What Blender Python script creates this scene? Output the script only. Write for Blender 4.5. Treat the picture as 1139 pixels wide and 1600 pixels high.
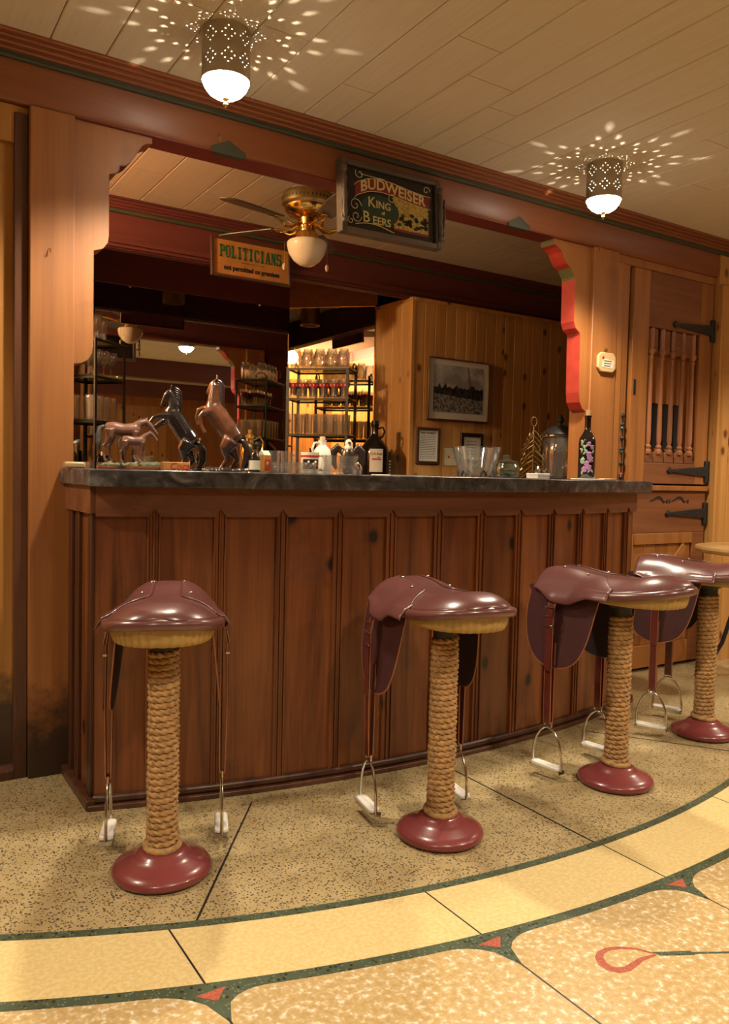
import bpy, bmesh, math, random
from math import sin, cos, pi, radians, sqrt, atan2
from mathutils import Vector, Matrix
random.seed(7)
SC = bpy.context.scene
COL = SC.collection
for o in list(bpy.data.objects): bpy.data.objects.remove(o)

# ------------------------------------------------------------------ camera, world, exposure
cam = bpy.data.objects.new('camera', bpy.data.cameras.new('camera'))
COL.objects.link(cam)
YAW, PIT, ROL = radians(32.5), radians(2.7), radians(1.3)
fwd = Vector((sin(YAW)*cos(PIT), cos(YAW)*cos(PIT), -sin(PIT)))
r0 = Vector((cos(YAW), -sin(YAW), 0)); u0 = r0.cross(fwd)
rgt = r0*cos(ROL) + u0*sin(ROL); upv = u0*cos(ROL) - r0*sin(ROL)
cam.matrix_world = Matrix(((rgt.x, upv.x, -fwd.x, 0), (rgt.y, upv.y, -fwd.y, 0), (rgt.z, upv.z, -fwd.z, 1.10), (0, 0, 0, 1)))
cam.data.sensor_fit = 'VERTICAL'; cam.data.sensor_height = 36.0
cam.data.lens = 36.0*1244.0/1600.0
cam.data.clip_start = 0.05
SC.camera = cam
w = bpy.data.worlds.new('world'); SC.world = w; w.use_nodes = True
w.node_tree.nodes['Background'].inputs[0].default_value = (1.0, .8, .55, 1)
w.node_tree.nodes['Background'].inputs[1].default_value = .01
SC.view_settings.view_transform = 'Standard'
SC.view_settings.look = 'None'
SC.view_settings.gamma = 1.0
SC.view_settings.use_curve_mapping = False
SC.view_settings.exposure = 0.0
SC.cycles.sample_clamp_indirect = 3.0
SC.cycles.max_bounces = 8
SC.cycles.transparent_max_bounces = 32
SC.cycles.transmission_bounces = 10
SC.cycles.glossy_bounces = 6
SC.cycles.diffuse_bounces = 4
SC.cycles.caustics_refractive = False
SC.cycles.caustics_reflective = False
SC.cycles.use_denoising = True
LAMP = (1.0, .865, .65)          # colour of the ceiling lamps' light
BOWL, INNER, DOWN = 40.0, 24.0, 108.0     # bowl emission, bulb inside the perforated can, its downward reflector beam

# ------------------------------------------------------------------ materials
MATS = {}
def new_mat(name):
    m = bpy.data.materials.new(name); m.use_nodes = True
    nt = m.node_tree; b = nt.nodes['Principled BSDF']
    MATS[name] = m
    return m, nt, b
def N(nt, typ, **kw):
    n = nt.nodes.new(typ)
    for k, v in kw.items():
        if k in n.inputs: n.inputs[k].default_value = v
        else: setattr(n, k, v)
    return n
def c4(c): return (c[0], c[1], c[2], 1)
def srgb(r, g, b):
    f = lambda x: (x/255/12.92) if x/255 <= .04045 else ((x/255+.055)/1.055)**2.4
    return (f(r), f(g), f(b))
def ramp(nt, stops, interp='LINEAR'):
    n = nt.nodes.new('ShaderNodeValToRGB'); n.color_ramp.interpolation = interp
    e = n.color_ramp.elements
    while len(e) < len(stops): e.new(.5)
    for i, (p, c) in enumerate(stops):
        e[i].position = p; e[i].color = c4(c)
    return n
def plain(name, col, rough=.5, metal=0.0, coat=0.0, spec=.5, var=.10, vscale=20, bump=0.0, bscale=60):
    m, nt, b = new_mat(name)
    tc = N(nt, 'ShaderNodeTexCoord'); no = N(nt, 'ShaderNodeTexNoise', Scale=vscale, Detail=3.0)
    nt.links.new(tc.outputs['Object'], no.inputs['Vector'])
    r = ramp(nt, [(.3, tuple(x*(1-var) for x in col)), (.7, tuple(min(1, x*(1+var)) for x in col))])
    nt.links.new(no.outputs['Fac'], r.inputs['Fac']); nt.links.new(r.outputs['Color'], b.inputs['Base Color'])
    b.inputs['Roughness'].default_value = rough; b.inputs['Metallic'].default_value = metal
    b.inputs['Coat Weight'].default_value = coat; b.inputs['Specular IOR Level'].default_value = spec
    if bump:
        n2 = N(nt, 'ShaderNodeTexNoise', Scale=bscale, Detail=4.0); nt.links.new(tc.outputs['Object'], n2.inputs['Vector'])
        bp = N(nt, 'ShaderNodeBump', Strength=bump, Distance=.004)
        nt.links.new(n2.outputs['Fac'], bp.inputs['Height']); nt.links.new(bp.outputs['Normal'], b.inputs['Normal'])
    return m
def wood(name, c1, c2, axis='Z', sc=1.0, rough=.4, knots=0.0, coat=.15, rand=.18, kcol=(.015, .008, .005), scuff=None, grime=0):
    m, nt, b = new_mat(name); L = nt.links.new
    tc = N(nt, 'ShaderNodeTexCoord'); oi = N(nt, 'ShaderNodeObjectInfo')
    off = N(nt, 'ShaderNodeVectorMath', operation='SCALE'); cmb = N(nt, 'ShaderNodeCombineXYZ')
    for i in range(3): L(oi.outputs['Random'], cmb.inputs[i])
    L(cmb.outputs[0], off.inputs[0]); off.inputs['Scale'].default_value = 41.3
    ad = N(nt, 'ShaderNodeVectorMath', operation='ADD'); L(tc.outputs['Object'], ad.inputs[0]); L(off.outputs[0], ad.inputs[1])
    def mp(perp, along):
        s = [perp]*3; s['XYZ'.index(axis)] = along
        n = N(nt, 'ShaderNodeMapping'); n.inputs['Scale'].default_value = s; L(ad.outputs[0], n.inputs['Vector']); return n
    n1 = N(nt, 'ShaderNodeTexNoise', Scale=1.0, Detail=5.0, Roughness=.6, Distortion=1.2); L(mp(11*sc, .7*sc).outputs[0], n1.inputs['Vector'])
    n2 = N(nt, 'ShaderNodeTexNoise', Scale=1.0, Detail=3.0, Roughness=.7); L(mp(150*sc, 3*sc).outputs[0], n2.inputs['Vector'])
    mx = N(nt, 'ShaderNodeMath', operation='MULTIPLY_ADD'); L(n2.outputs['Fac'], mx.inputs[0]); mx.inputs[1].default_value = .35
    L(n1.outputs['Fac'], mx.inputs[2])
    cr = ramp(nt, [(.45, c1), (.62, tuple((a+d)/2 for a, d in zip(c1, c2))), (.85, c2)]); L(mx.outputs[0], cr.inputs['Fac'])
    col = cr.outputs['Color']
    hs = N(nt, 'ShaderNodeHueSaturation'); mr = N(nt, 'ShaderNodeMapRange'); L(oi.outputs['Random'], mr.inputs['Value'])
    mr.inputs['To Min'].default_value = 1-rand; mr.inputs['To Max'].default_value = 1+rand
    L(mr.outputs[0], hs.inputs['Value']); L(col, hs.inputs['Color']); col = hs.outputs['Color']
    if knots:
        vo = N(nt, 'ShaderNodeTexVoronoi', Scale=1.0); vo.voronoi_dimensions = '2D'
        sx_ = N(nt, 'ShaderNodeSeparateXYZ'); L(ad.outputs[0], sx_.inputs[0])
        su = N(nt, 'ShaderNodeMath', operation='ADD'); L(sx_.outputs[0], su.inputs[0]); L(sx_.outputs[1], su.inputs[1])
        mu1 = N(nt, 'ShaderNodeMath', operation='MULTIPLY'); L(su.outputs[0], mu1.inputs[0]); mu1.inputs[1].default_value = 7.0
        mu2 = N(nt, 'ShaderNodeMath', operation='MULTIPLY'); L(sx_.outputs[2], mu2.inputs[0]); mu2.inputs[1].default_value = 5.0
        cv = N(nt, 'ShaderNodeCombineXYZ'); L(mu1.outputs[0], cv.inputs[0]); L(mu2.outputs[0], cv.inputs[1]); L(cv.outputs[0], vo.inputs['Vector'])
        sep = N(nt, 'ShaderNodeSeparateColor'); L(vo.outputs['Color'], sep.inputs[0])
        lt = N(nt, 'ShaderNodeMath', operation='LESS_THAN'); L(sep.outputs[0], lt.inputs[0]); lt.inputs[1].default_value = knots
        kr = ramp(nt, [(.09, (1, 1, 1)), (.125, (.45, .45, .45)), (.20, (0, 0, 0))]); L(vo.outputs['Distance'], kr.inputs['Fac'])
        mu = N(nt, 'ShaderNodeMath', operation='MULTIPLY'); L(lt.outputs[0], mu.inputs[0]); L(kr.outputs['Color'], mu.inputs[1])
        mk = N(nt, 'ShaderNodeMix', data_type='RGBA'); L(mu.outputs[0], mk.inputs[0]); L(col, mk.inputs[6]); mk.inputs[7].default_value = c4(kcol)
        col = mk.outputs[2]
    if scuff:       # boot scuffs and old polish: blotches with a shape of their own
        n3 = N(nt, 'ShaderNodeTexNoise', Scale=3.2, Detail=6.0, Roughness=.65); L(tc.outputs['Object'], n3.inputs['Vector'])
        sr = ramp(nt, [(.56, (0, 0, 0)), (.70, (scuff,)*3)]); L(n3.outputs['Fac'], sr.inputs['Fac'])
        mk = N(nt, 'ShaderNodeMix', data_type='RGBA'); L(sr.outputs['Color'], mk.inputs[0]); L(col, mk.inputs[6]); mk.inputs[7].default_value = (.022, .012, .009, 1)
        col = mk.outputs[2]
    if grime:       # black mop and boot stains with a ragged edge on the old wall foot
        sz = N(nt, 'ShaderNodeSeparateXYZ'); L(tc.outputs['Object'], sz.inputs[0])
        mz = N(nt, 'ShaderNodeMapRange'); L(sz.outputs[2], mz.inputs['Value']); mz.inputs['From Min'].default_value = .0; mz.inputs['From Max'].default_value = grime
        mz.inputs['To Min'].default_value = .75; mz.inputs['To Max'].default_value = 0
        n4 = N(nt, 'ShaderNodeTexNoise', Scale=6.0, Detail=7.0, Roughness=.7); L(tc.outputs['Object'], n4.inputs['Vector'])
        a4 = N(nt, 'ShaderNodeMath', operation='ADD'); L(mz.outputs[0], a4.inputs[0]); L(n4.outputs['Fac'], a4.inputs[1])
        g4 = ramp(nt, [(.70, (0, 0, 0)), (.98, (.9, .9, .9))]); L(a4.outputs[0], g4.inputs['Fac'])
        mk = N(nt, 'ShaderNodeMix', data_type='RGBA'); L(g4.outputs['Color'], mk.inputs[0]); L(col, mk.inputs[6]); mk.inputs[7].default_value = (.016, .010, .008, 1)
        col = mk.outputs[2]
    L(col, b.inputs['Base Color'])
    b.inputs['Roughness'].default_value = rough; b.inputs['Coat Weight'].default_value = coat; b.inputs['Coat Roughness'].default_value = .25
    bp = N(nt, 'ShaderNodeBump', Strength=.12, Distance=.002); L(n2.outputs['Fac'], bp.inputs['Height']); L(bp.outputs['Normal'], b.inputs['Normal'])
    return m
def terrazzo(name, base, base2, chip, chip2, amount, scale, rough=.28):
    m, nt, b = new_mat(name); L = nt.links.new
    tc = N(nt, 'ShaderNodeTexCoord')
    no = N(nt, 'ShaderNodeTexNoise', Scale=5.0, Detail=5.0, Roughness=.65); L(tc.outputs['Object'], no.inputs['Vector'])
    cr = ramp(nt, [(.35, base), (.68, base2)]); L(no.outputs['Fac'], cr.inputs['Fac'])
    col = cr.outputs['Color']
    for k, (s, c, am) in enumerate(((scale, chip, amount), (scale*.62, chip2, amount*.8))):
        vo = N(nt, 'ShaderNodeTexVoronoi', Scale=s); L(tc.outputs['Object'], vo.inputs['Vector'])
        sep = N(nt, 'ShaderNodeSeparateColor'); L(vo.outputs['Color'], sep.inputs[0])
        lt = N(nt, 'ShaderNodeMath', operation='LESS_THAN'); L(sep.outputs[0], lt.inputs[0]); lt.inputs[1].default_value = am
        rr = ramp(nt, [(.30, (1, 1, 1)), (.48, (0, 0, 0))]); L(vo.outputs['Distance'], rr.inputs['Fac'])
        mu = N(nt, 'ShaderNodeMath', operation='MULTIPLY'); L(lt.outputs[0], mu.inputs[0]); L(rr.outputs['Color'], mu.inputs[1])
        mk = N(nt, 'ShaderNodeMix', data_type='RGBA'); L(mu.outputs[0], mk.inputs[0]); L(col, mk.inputs[6]); mk.inputs[7].default_value = c4(c)
        col = mk.outputs[2]
    L(col, b.inputs['Base Color']); b.inputs['Roughness'].default_value = rough
    return m
def blotch(name, c1, c2, scale, rough=.3, lo=.42, hi=.6, dist=0.0, c3=None):
    m, nt, b = new_mat(name); L = nt.links.new
    tc = N(nt, 'ShaderNodeTexCoord')
    no = N(nt, 'ShaderNodeTexNoise', Scale=scale, Detail=5.0, Roughness=.6, Distortion=dist); L(tc.outputs['Object'], no.inputs['Vector'])
    st = [(lo, c1), (hi, c2)]
    if c3: st.append((min(.98, hi+.12), c3))
    cr = ramp(nt, st); L(no.outputs['Fac'], cr.inputs['Fac']); L(cr.outputs['Color'], b.inputs['Base Color'])
    b.inputs['Roughness'].default_value = rough
    return m
def glass(name, tint=(1, 1, 1), rough=0.02, body=.025):
    """thin-walled glass: clear face-on, mirror-like towards the edges"""
    m, nt, b = new_mat(name); L = nt.links.new
    out = nt.nodes['Material Output']; nt.nodes.remove(b)
    tr = N(nt, 'ShaderNodeBsdfTransparent'); tr.inputs[0].default_value = c4(tint)
    gl_ = N(nt, 'ShaderNodeBsdfGlossy'); gl_.inputs['Roughness'].default_value = rough
    df = N(nt, 'ShaderNodeBsdfDiffuse'); df.inputs[0].default_value = c4(tuple(.8*x for x in tint))
    lw = N(nt, 'ShaderNodeLayerWeight', Blend=.32); mx = N(nt, 'ShaderNodeMixShader'); m2 = N(nt, 'ShaderNodeMixShader')
    sc_ = N(nt, 'ShaderNodeMath', operation='MULTIPLY_ADD'); L(lw.outputs['Facing'], sc_.inputs[0]); sc_.inputs[1].default_value = .60; sc_.inputs[2].default_value = .09
    m2.inputs[0].default_value = body; L(tr.outputs[0], m2.inputs[1]); L(df.outputs[0], m2.inputs[2])
    L(sc_.outputs[0], mx.inputs[0]); L(m2.outputs[0], mx.inputs[1]); L(gl_.outputs[0], mx.inputs[2]); L(mx.outputs[0], out.inputs[0])
    return m
def emit(name, col, strength):
    m, nt, b = new_mat(name)
    b.inputs['Base Color'].default_value = c4(col); b.inputs['Emission Color'].default_value = c4(col)
    b.inputs['Emission Strength'].default_value = strength
    return m

wood('bar_wood', (.075, .018, .006), (.255, .080, .022), sc=1.0, rough=.36, knots=.17, coat=.22, rand=.20, scuff=.45)
wood('bar_frieze', (.11, .036, .017), (.23, .086, .038), axis='X', rough=.40, coat=.2, rand=.05)
wood('bar_dark', (.035, .012, .006), (.10, .035, .015), rough=.40, coat=.15)
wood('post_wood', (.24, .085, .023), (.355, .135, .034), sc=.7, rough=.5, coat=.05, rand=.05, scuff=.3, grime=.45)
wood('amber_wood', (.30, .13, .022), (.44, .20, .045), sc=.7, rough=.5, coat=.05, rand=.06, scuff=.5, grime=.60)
wood('beam_wood', (.165, .048, .018), (.255, .080, .026), axis='X', sc=.6, rough=.45, coat=.1, rand=.04)
wood('maroon_wood', (.080, .017, .016), (.125, .028, .022), axis='X', sc=.6, rough=.5, coat=.05, rand=.06)
wood('maroon_upright', (.080, .017, .016), (.125, .028, .022), sc=.6, rough=.5, coat=.05, rand=.06)
wood('pine', (.40, .185, .045), (.60, .31, .095), rough=.42, knots=.24, coat=.15, rand=.12, kcol=(.15, .052, .016))
wood('door_wood', (.22, .080, .018), (.37, .145, .036), rough=.5, coat=.05, rand=.10)
wood('door_dark', (.14, .044, .014), (.23, .080, .024), axis='X', rough=.55, coat=.03, rand=.08)
wood('spindle_wood', (.22, .085, .04), (.36, .15, .075), rough=.3, coat=.3)
wood('frame_wood', (.05, .02, .012), (.10, .04, .022), axis='X', rough=.4)
wood('grey_wood', (.055, .038, .025), (.115, .082, .056), axis='X', rough=.55)
wood('table_wood', (.36, .20, .07), (.52, .32, .13), axis='X', rough=.35, coat=.2)
wood('plaque_wood', (.40, .25, .11), (.55, .37, .18), axis='X', rough=.5)
wood('far_wood', (.30, .11, .03), (.45, .19, .055), rough=.5, rand=.1)
plain('red_paint', (.36, .035, .022), .45, var=.15)
plain('dark_red_paint', (.16, .022, .018), .45)
plain('green_paint', (.10, .10, .035), .5)
plain('dark_green_paint', (.050, .055, .032), .5)
m, nt, b = new_mat('ceiling_plank')
tc = N(nt, 'ShaderNodeTexCoord'); mpn = N(nt, 'ShaderNodeMapping'); mpn.inputs['Scale'].default_value = (90, 4, 1)
nt.links.new(tc.outputs['Object'], mpn.inputs['Vector']); no = N(nt, 'ShaderNodeTexNoise', Scale=1.0, Detail=4.0)
nt.links.new(mpn.outputs[0], no.inputs['Vector']); rr = ramp(nt, [(.3, (.58, .51, .41)), (.7, (.63, .56, .455))])
nt.links.new(no.outputs['Fac'], rr.inputs['Fac']); nt.links.new(rr.outputs['Color'], b.inputs['Base Color']); b.inputs['Roughness'].default_value = .8
plain('joint_brown', (.16, .10, .055), .8)
terrazzo('terrazzo_outer', (.375, .275, .130), (.485, .375, .200), (.045, .040, .030), (.10, .075, .042), .36, 180)
blotch('terrazzo_band', (.68, .505, .22), (.75, .585, .30), 90, .25)
blotch('terrazzo_inner', (.47, .315, .13), (.56, .40, .19), 60, .28, .36, .54, c3=(.78, .69, .54))
terrazzo('terrazzo_green', (.060, .078, .048), (.085, .108, .066), (.17, .20, .13), (.02, .028, .018), .3, 150)
blotch('terrazzo_red', (.36, .075, .045), (.46, .13, .08), 150)
plain('divider', (.02, .018, .015), .4)
blotch('countertop', (.032, .034, .040), (.100, .102, .108), 9, .22, .35, .58, dist=2.0, c3=(.21, .21, .215))
m, nt, b = new_mat('leather'); 
plain('leather_seat', (.118, .040, .037), .30, coat=.35, bump=.10, bscale=35, vscale=6, var=.12)
MATS['leather_seat'].node_tree.nodes['Principled BSDF'].inputs['Coat Roughness'].default_value = .18
plain('leather_flap', (.058, .019, .021), .42, coat=.08, bump=.15, bscale=140, vscale=9)
plain('leather_inside', (.020, .008, .010), .85, bump=.1, bscale=300)
plain('leather_strap', (.10, .018, .014), .32, coat=.2)
plain('leather_edge', (.30, .105, .045), .5)
plain('mustard_leather', (.36, .225, .065), .42, bump=.25, bscale=45, vscale=8)
plain('base_paint', (.20, .040, .040), .27, coat=.3, vscale=7, bump=.06, bscale=12)
plain('rope', (.38, .215, .085), .9, var=.35, vscale=70, bump=.5, bscale=350)
plain('black_iron', (.012, .012, .013), .5, bump=.2, bscale=90)
plain('chrome', (.62, .60, .56), .16, metal=1)
plain('steel', (.55, .53, .48), .22, metal=1)
plain('brass', (.75, .48, .14), .18, metal=1, var=.05)
plain('brass_dull', (.42, .29, .11), .35, metal=1)
plain('tin', (.50, .45, .34), .45, metal=1, var=.12)
plain('white_rubber', (.78, .74, .68), .5)
plain('white_enamel', (.85, .83, .78), .5, var=.02)
plain('white_paper', (.80, .77, .68), .6, var=.03)
plain('aged_paper', (.62, .56, .44), .6, var=.05)
plain('white_glass', (.72, .60, .44), .12, coat=.4, var=.03)
plain('ivory', (.60, .54, .34), .4)
plain('black_plastic', (.012, .012, .014), .3)
plain('black_ink', (.012, .012, .012), .6)
plain('red_ink', (.45, .02, .02), .5)
plain('sign_black', (.010, .010, .014), .25)
plain('sign_red', (.20, .012, .018), .3)
plain('sign_green', (.018, .045, .035), .3)
m = plain('sign_gold', (.48, .36, .10), .32, metal=.6, var=.5, vscale=120)
plain('sign_letter', (.62, .52, .22), .4, var=.05)
plain('plaque_amber', (.46, .20, .045), .5, var=.2, vscale=12)
plain('plaque_green', (.03, .115, .05), .5)
glass('clear_glass', (.97, .98, .96)); glass('rack_glass', (.97, .97, .94), .05, .09); glass('green_glass', (.80, .90, .78)); glass('dark_glass', (.02, .012, .008))
m, nt, b = new_mat('dark_bottle'); b.inputs['Base Color'].default_value = (.010, .007, .006, 1); b.inputs['Roughness'].default_value = .06; b.inputs['Coat Weight'].default_value = .5
m, nt, b = new_mat('mirror_glass'); b.inputs['Base Color'].default_value = (.80, .78, .74, 1); b.inputs['Metallic'].default_value = 1; b.inputs['Roughness'].default_value = .005
plain('cola', (.018, .006, .004), .2)
plain('coke_red', (.50, .015, .018), .35)
plain('statue_brown', (.105, .038, .018), .25, coat=.5, var=.6, vscale=16)
plain('statue_mare', (.17, .078, .052), .38, coat=.2, var=.25, vscale=22)
plain('statue_black', (.014, .009, .008), .22, coat=.5)
plain('statue_grey', (.085, .085, .088), .5, var=.4, vscale=60)
plain('statue_dark', (.025, .014, .010), .3, coat=.3)
blotch('statue_grass', (.05, .075, .03), (.20, .17, .09), 60, .7)
plain('dark_fitting', (.02, .018, .016), .6, bump=.3)
plain('purple_petal', (.42, .20, .42), .5, var=.3, vscale=90)
plain('mint_leaf', (.30, .46, .36), .5, var=.3, vscale=90)
plain('pink_petal', (.70, .30, .32), .6)
plain('cork', (.58, .40, .22), .8)
plain('bead_blue', (.02, .045, .06), .2); plain('bead_red', (.20, .03, .03), .2)
blotch('photo_sky', (.26, .25, .23), (.52, .50, .46), 6, .4)
blotch('photo_trees', (.010, .010, .010), (.05, .048, .045), 30, .4)
blotch('photo_field', (.07, .068, .06), (.33, .31, .27), 55, .4)
plain('mat_grey', (.66, .61, .53), .6, var=.03)
plain('shade_black', (.012, .009, .008), .9)
emit('lamp_glow', LAMP, BOWL)
emit('bar_glow', (1.0, .72, .40), 820.0)

# ------------------------------------------------------------------ mesh helpers
class MB:
    def __init__(s): s.v = []; s.f = []
    def add(s, vs, fs, M=None):
        k = len(s.v)
        s.v += [tuple(M @ Vector(p)) if M else tuple(p) for p in vs]
        s.f += [tuple(i+k for i in f) for f in fs]
        return s
    def box(s, x0, x1, y0, y1, z0, z1, M=None):
        vs = [(x, y, z) for x in (x0, x1) for y in (y0, y1) for z in (z0, z1)]
        return s.add(vs, [(0, 1, 3, 2), (4, 6, 7, 5), (0, 4, 5, 1), (2, 3, 7, 6), (0, 2, 6, 4), (1, 5, 7, 3)], M)
    def prism(s, poly, axis, a, b, M=None):
        # poly in the two other axes: X -> (y,z), Y -> (x,z), Z -> (x,y)
        def P(p, t): return {'X': (t, p[0], p[1]), 'Y': (p[0], t, p[1]), 'Z': (p[0], p[1], t)}[axis]
        n = len(poly); vs = [P(p, a) for p in poly]+[P(p, b) for p in poly]
        fs = [tuple(range(n)), tuple(range(2*n-1, n-1, -1))]+[(i, i+n, (i+1) % n+n, (i+1) % n) for i in range(n)]
        return s.add(vs, fs, M)
    def lathe(s, prof, n=24, c=(0, 0, 0), M=None, cap=True, a0=0, a1=2*pi):
        full = abs(a1-a0-2*pi) < 1e-6; k = n if full else n+1
        vs = []; fs = []
        for r, z in prof:
            for i in range(k):
                a = a0+(a1-a0)*i/n; vs.append((c[0]+r*cos(a), c[1]+r*sin(a), c[2]+z))
        for j in range(len(prof)-1):
            for i in range(n):
                i2 = (i+1) % k; fs.append((j*k+i, j*k+i2, (j+1)*k+i2, (j+1)*k+i))
        if cap and full:
            if prof[0][0] > 1e-5: fs.append(tuple(range(k-1, -1, -1)))
            if prof[-1][0] > 1e-5: fs.append(tuple((len(prof)-1)*k+i for i in range(k)))
        return s.add(vs, fs, M)
    def tube(s, path, r, n=8, closed=False, M=None, sy=1.0):
        P = [Vector(p) for p in path]; m = len(P); vs = []; fs = []
        R = r if isinstance(r, (list, tuple)) else [r]*m
        up = None
        for i in range(m):
            t = (P[(i+1) % m]-P[i-1]) if closed else (P[min(i+1, m-1)]-P[max(i-1, 0)])
            t.normalize()
            if up is None:
                up = Vector((0, 0, 1)) if abs(t.z) < .9 else Vector((1, 0, 0))
            a = t.cross(up)
            if a.length < 1e-5: a = t.orthogonal()
            a.normalize(); up = a.cross(t).normalized()
            for k in range(n):
                th = 2*pi*k/n; vs.append(P[i]+a*(cos(th)*R[i]*sy)+up*(sin(th)*R[i]))
        for i in range(m if closed else m-1):
            j = (i+1) % m
            for k in range(n): fs.append((i*n+k, i*n+(k+1) % n, j*n+(k+1) % n, j*n+k))
        if not closed: fs += [tuple(range(n-1, -1, -1)), tuple((m-1)*n+k for k in range(n))]
        return s.add(vs, fs, M)
    def ell(s, c, rx, ry, rz, n=14, m=9, M=None):
        return s.lathe([(max(1e-6, sin(pi*j/m)), -cos(pi*j/m)) for j in range(m+1)], n, M=(M or Matrix())@Matrix.Translation(c)@Matrix.Diagonal((rx, ry, rz, 1)), cap=False)
    def grid(s, fn, nu, nv, M=None):
        vs = [fn(i/nu, j/nv) for i in range(nu+1) for j in range(nv+1)]
        fs = [(i*(nv+1)+j, (i+1)*(nv+1)+j, (i+1)*(nv+1)+j+1, i*(nv+1)+j+1) for i in range(nu) for j in range(nv)]
        return s.add(vs, fs, M)
    def ribbon(s, path, width, thick, wdir=(0, 1, 0)):
        # flat strap: path of 3D points, its width along wdir
        W = Vector(wdir)*width/2; P = [Vector(p) for p in path]; m = len(P); vs = []
        for i in range(m):
            t = (P[min(i+1, m-1)]-P[max(i-1, 0)]).normalized(); nrm = t.cross(Vector(wdir)).normalized()*thick/2
            vs += [P[i]-W-nrm, P[i]+W-nrm, P[i]+W+nrm, P[i]-W+nrm]
        fs = [(0, 3, 2, 1), tuple((m-1)*4+k for k in range(4))]
        for i in range(m-1):
            for k in range(4): fs.append((i*4+k, i*4+(k+1) % 4, (i+1)*4+(k+1) % 4, (i+1)*4+k))
        return s.add(vs, fs)
    def mesh(s, name, sharp=35, smooth=True):
        me = bpy.data.meshes.new(name); me.from_pydata(s.v, [], s.f)
        bm = bmesh.new(); bm.from_mesh(me); bmesh.ops.remove_doubles(bm, verts=bm.verts, dist=1e-6)
        bmesh.ops.recalc_face_normals(bm, faces=bm.faces); bm.to_mesh(me); bm.free()
        if smooth:
            me.shade_smooth(); me.set_sharp_from_angle(angle=radians(sharp))
        return me
    def build(s, name, mat, parent=None, loc=(0, 0, 0), rz=0, bevel=0, seg=2, sharp=35, smooth=True, solid=0, label=None):
        me = s.mesh(name, sharp, smooth); me.materials.append(MATS[mat])
        return place(name, me, parent, loc, rz, bevel, seg, solid, label)
def place(name, me, parent=None, loc=(0, 0, 0), rz=0, bevel=0, seg=2, solid=0, label=None):
    o = bpy.data.objects.new(name, me); COL.objects.link(o)
    o.location = loc; o.rotation_euler = (0, 0, rz)
    if parent: o.parent = parent
    if solid:
        md = o.modifiers.new('solid', 'SOLIDIFY'); md.thickness = solid; md.offset = 0
    if bevel:
        md = o.modifiers.new('bevel', 'BEVEL'); md.width = bevel; md.segments = seg; md.limit_method = 'ANGLE'; md.angle_limit = radians(40)
    if label: o['label'] = label
    return o
def tag(o, label, cat, group=None, kind=None):
    o['label'] = label; o['category'] = cat
    if group: o['group'] = group
    if kind: o['kind'] = kind
    return o
def thing(name, label, cat, loc=(0, 0, 0), rz=0, group=None):
    o = bpy.data.objects.new(name, None); COL.objects.link(o); o.location = loc; o.rotation_euler = (0, 0, rz)
    o.empty_display_size = .05
    return tag(o, label, cat, group)
def struct(o, label, cat=None):
    o['kind'] = 'structure'; o['label'] = label; o['category'] = cat or 'structure'
    return o
def copy_tree(o, loc=None, rz=None, label=None, parent=None):
    c = o.copy(); COL.objects.link(c)
    if parent: c.parent = parent
    if loc is not None: c.location = loc
    if rz is not None: c.rotation_euler = (0, 0, rz)
    if label: c['label'] = label
    for ch in list(o.children): copy_tree(ch, parent=c)
    return c
def bake(o):
    dg = bpy.context.evaluated_depsgraph_get(); dg.update()
    me = bpy.data.meshes.new_from_object(o.evaluated_get(dg)); return me
def text_mesh(body, size, bold=0.0, extrude=.0008, xs=1.0, align='CENTER'):
    cu = bpy.data.curves.new('txt', 'FONT'); cu.body = body; cu.size = size; cu.offset = bold; cu.extrude = extrude
    cu.align_x = align; cu.align_y = 'CENTER'; cu.resolution_u = 3
    o = bpy.data.objects.new('txt', cu); COL.objects.link(o); bpy.context.view_layer.update()
    me = bake(o); bpy.data.objects.remove(o)
    for v in me.vertices: v.co.x *= xs
    return me
def text(name, body, size, mat, parent, fn, bold=0.0, extrude=.0008, xs=1.0):
    """fn maps the flat text coordinates (u, v, d) to a point"""
    me = text_mesh(body, size, bold, extrude, xs)
    for v in me.vertices: v.co = fn(v.co.x, v.co.y, v.co.z)
    me.materials.clear(); me.materials.append(MATS[mat])
    return place(name, me, parent)
def remeshed(mb, name, mat, parent, voxel, smooth=5, loc=(0, 0, 0), rz=0, floor=.001):
    me = mb.mesh(name, smooth=False); o = bpy.data.objects.new(name, me); COL.objects.link(o)
    md = o.modifiers.new('r', 'REMESH'); md.mode = 'VOXEL'; md.voxel_size = voxel
    sm = o.modifiers.new('s', 'SMOOTH'); sm.factor = .5; sm.iterations = smooth
    bpy.context.view_layer.update(); me2 = bake(o); bpy.data.objects.remove(o)
    me2.name = name
    for v in me2.vertices: v.co.z = max(v.co.z, floor)
    me2.materials.clear(); me2.materials.append(MATS[mat]); me2.shade_smooth()
    return place(name, me2, parent, loc, rz)
def arc(cx, cy, R, a0, a1, n): # angles in degrees measured from -Y towards +X
    return [(cx+R*sin(radians(a0+(a1-a0)*i/n)), cy-R*cos(radians(a0+(a1-a0)*i/n))) for i in range(n+1)]
def sstep(a, b, x):
    t = max(0, min(1, (x-a)/(b-a))); return t*t*(3-2*t)

W0, W1, ZC = 2.95, 3.065, 2.52      # front wall planes, ceiling
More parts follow.
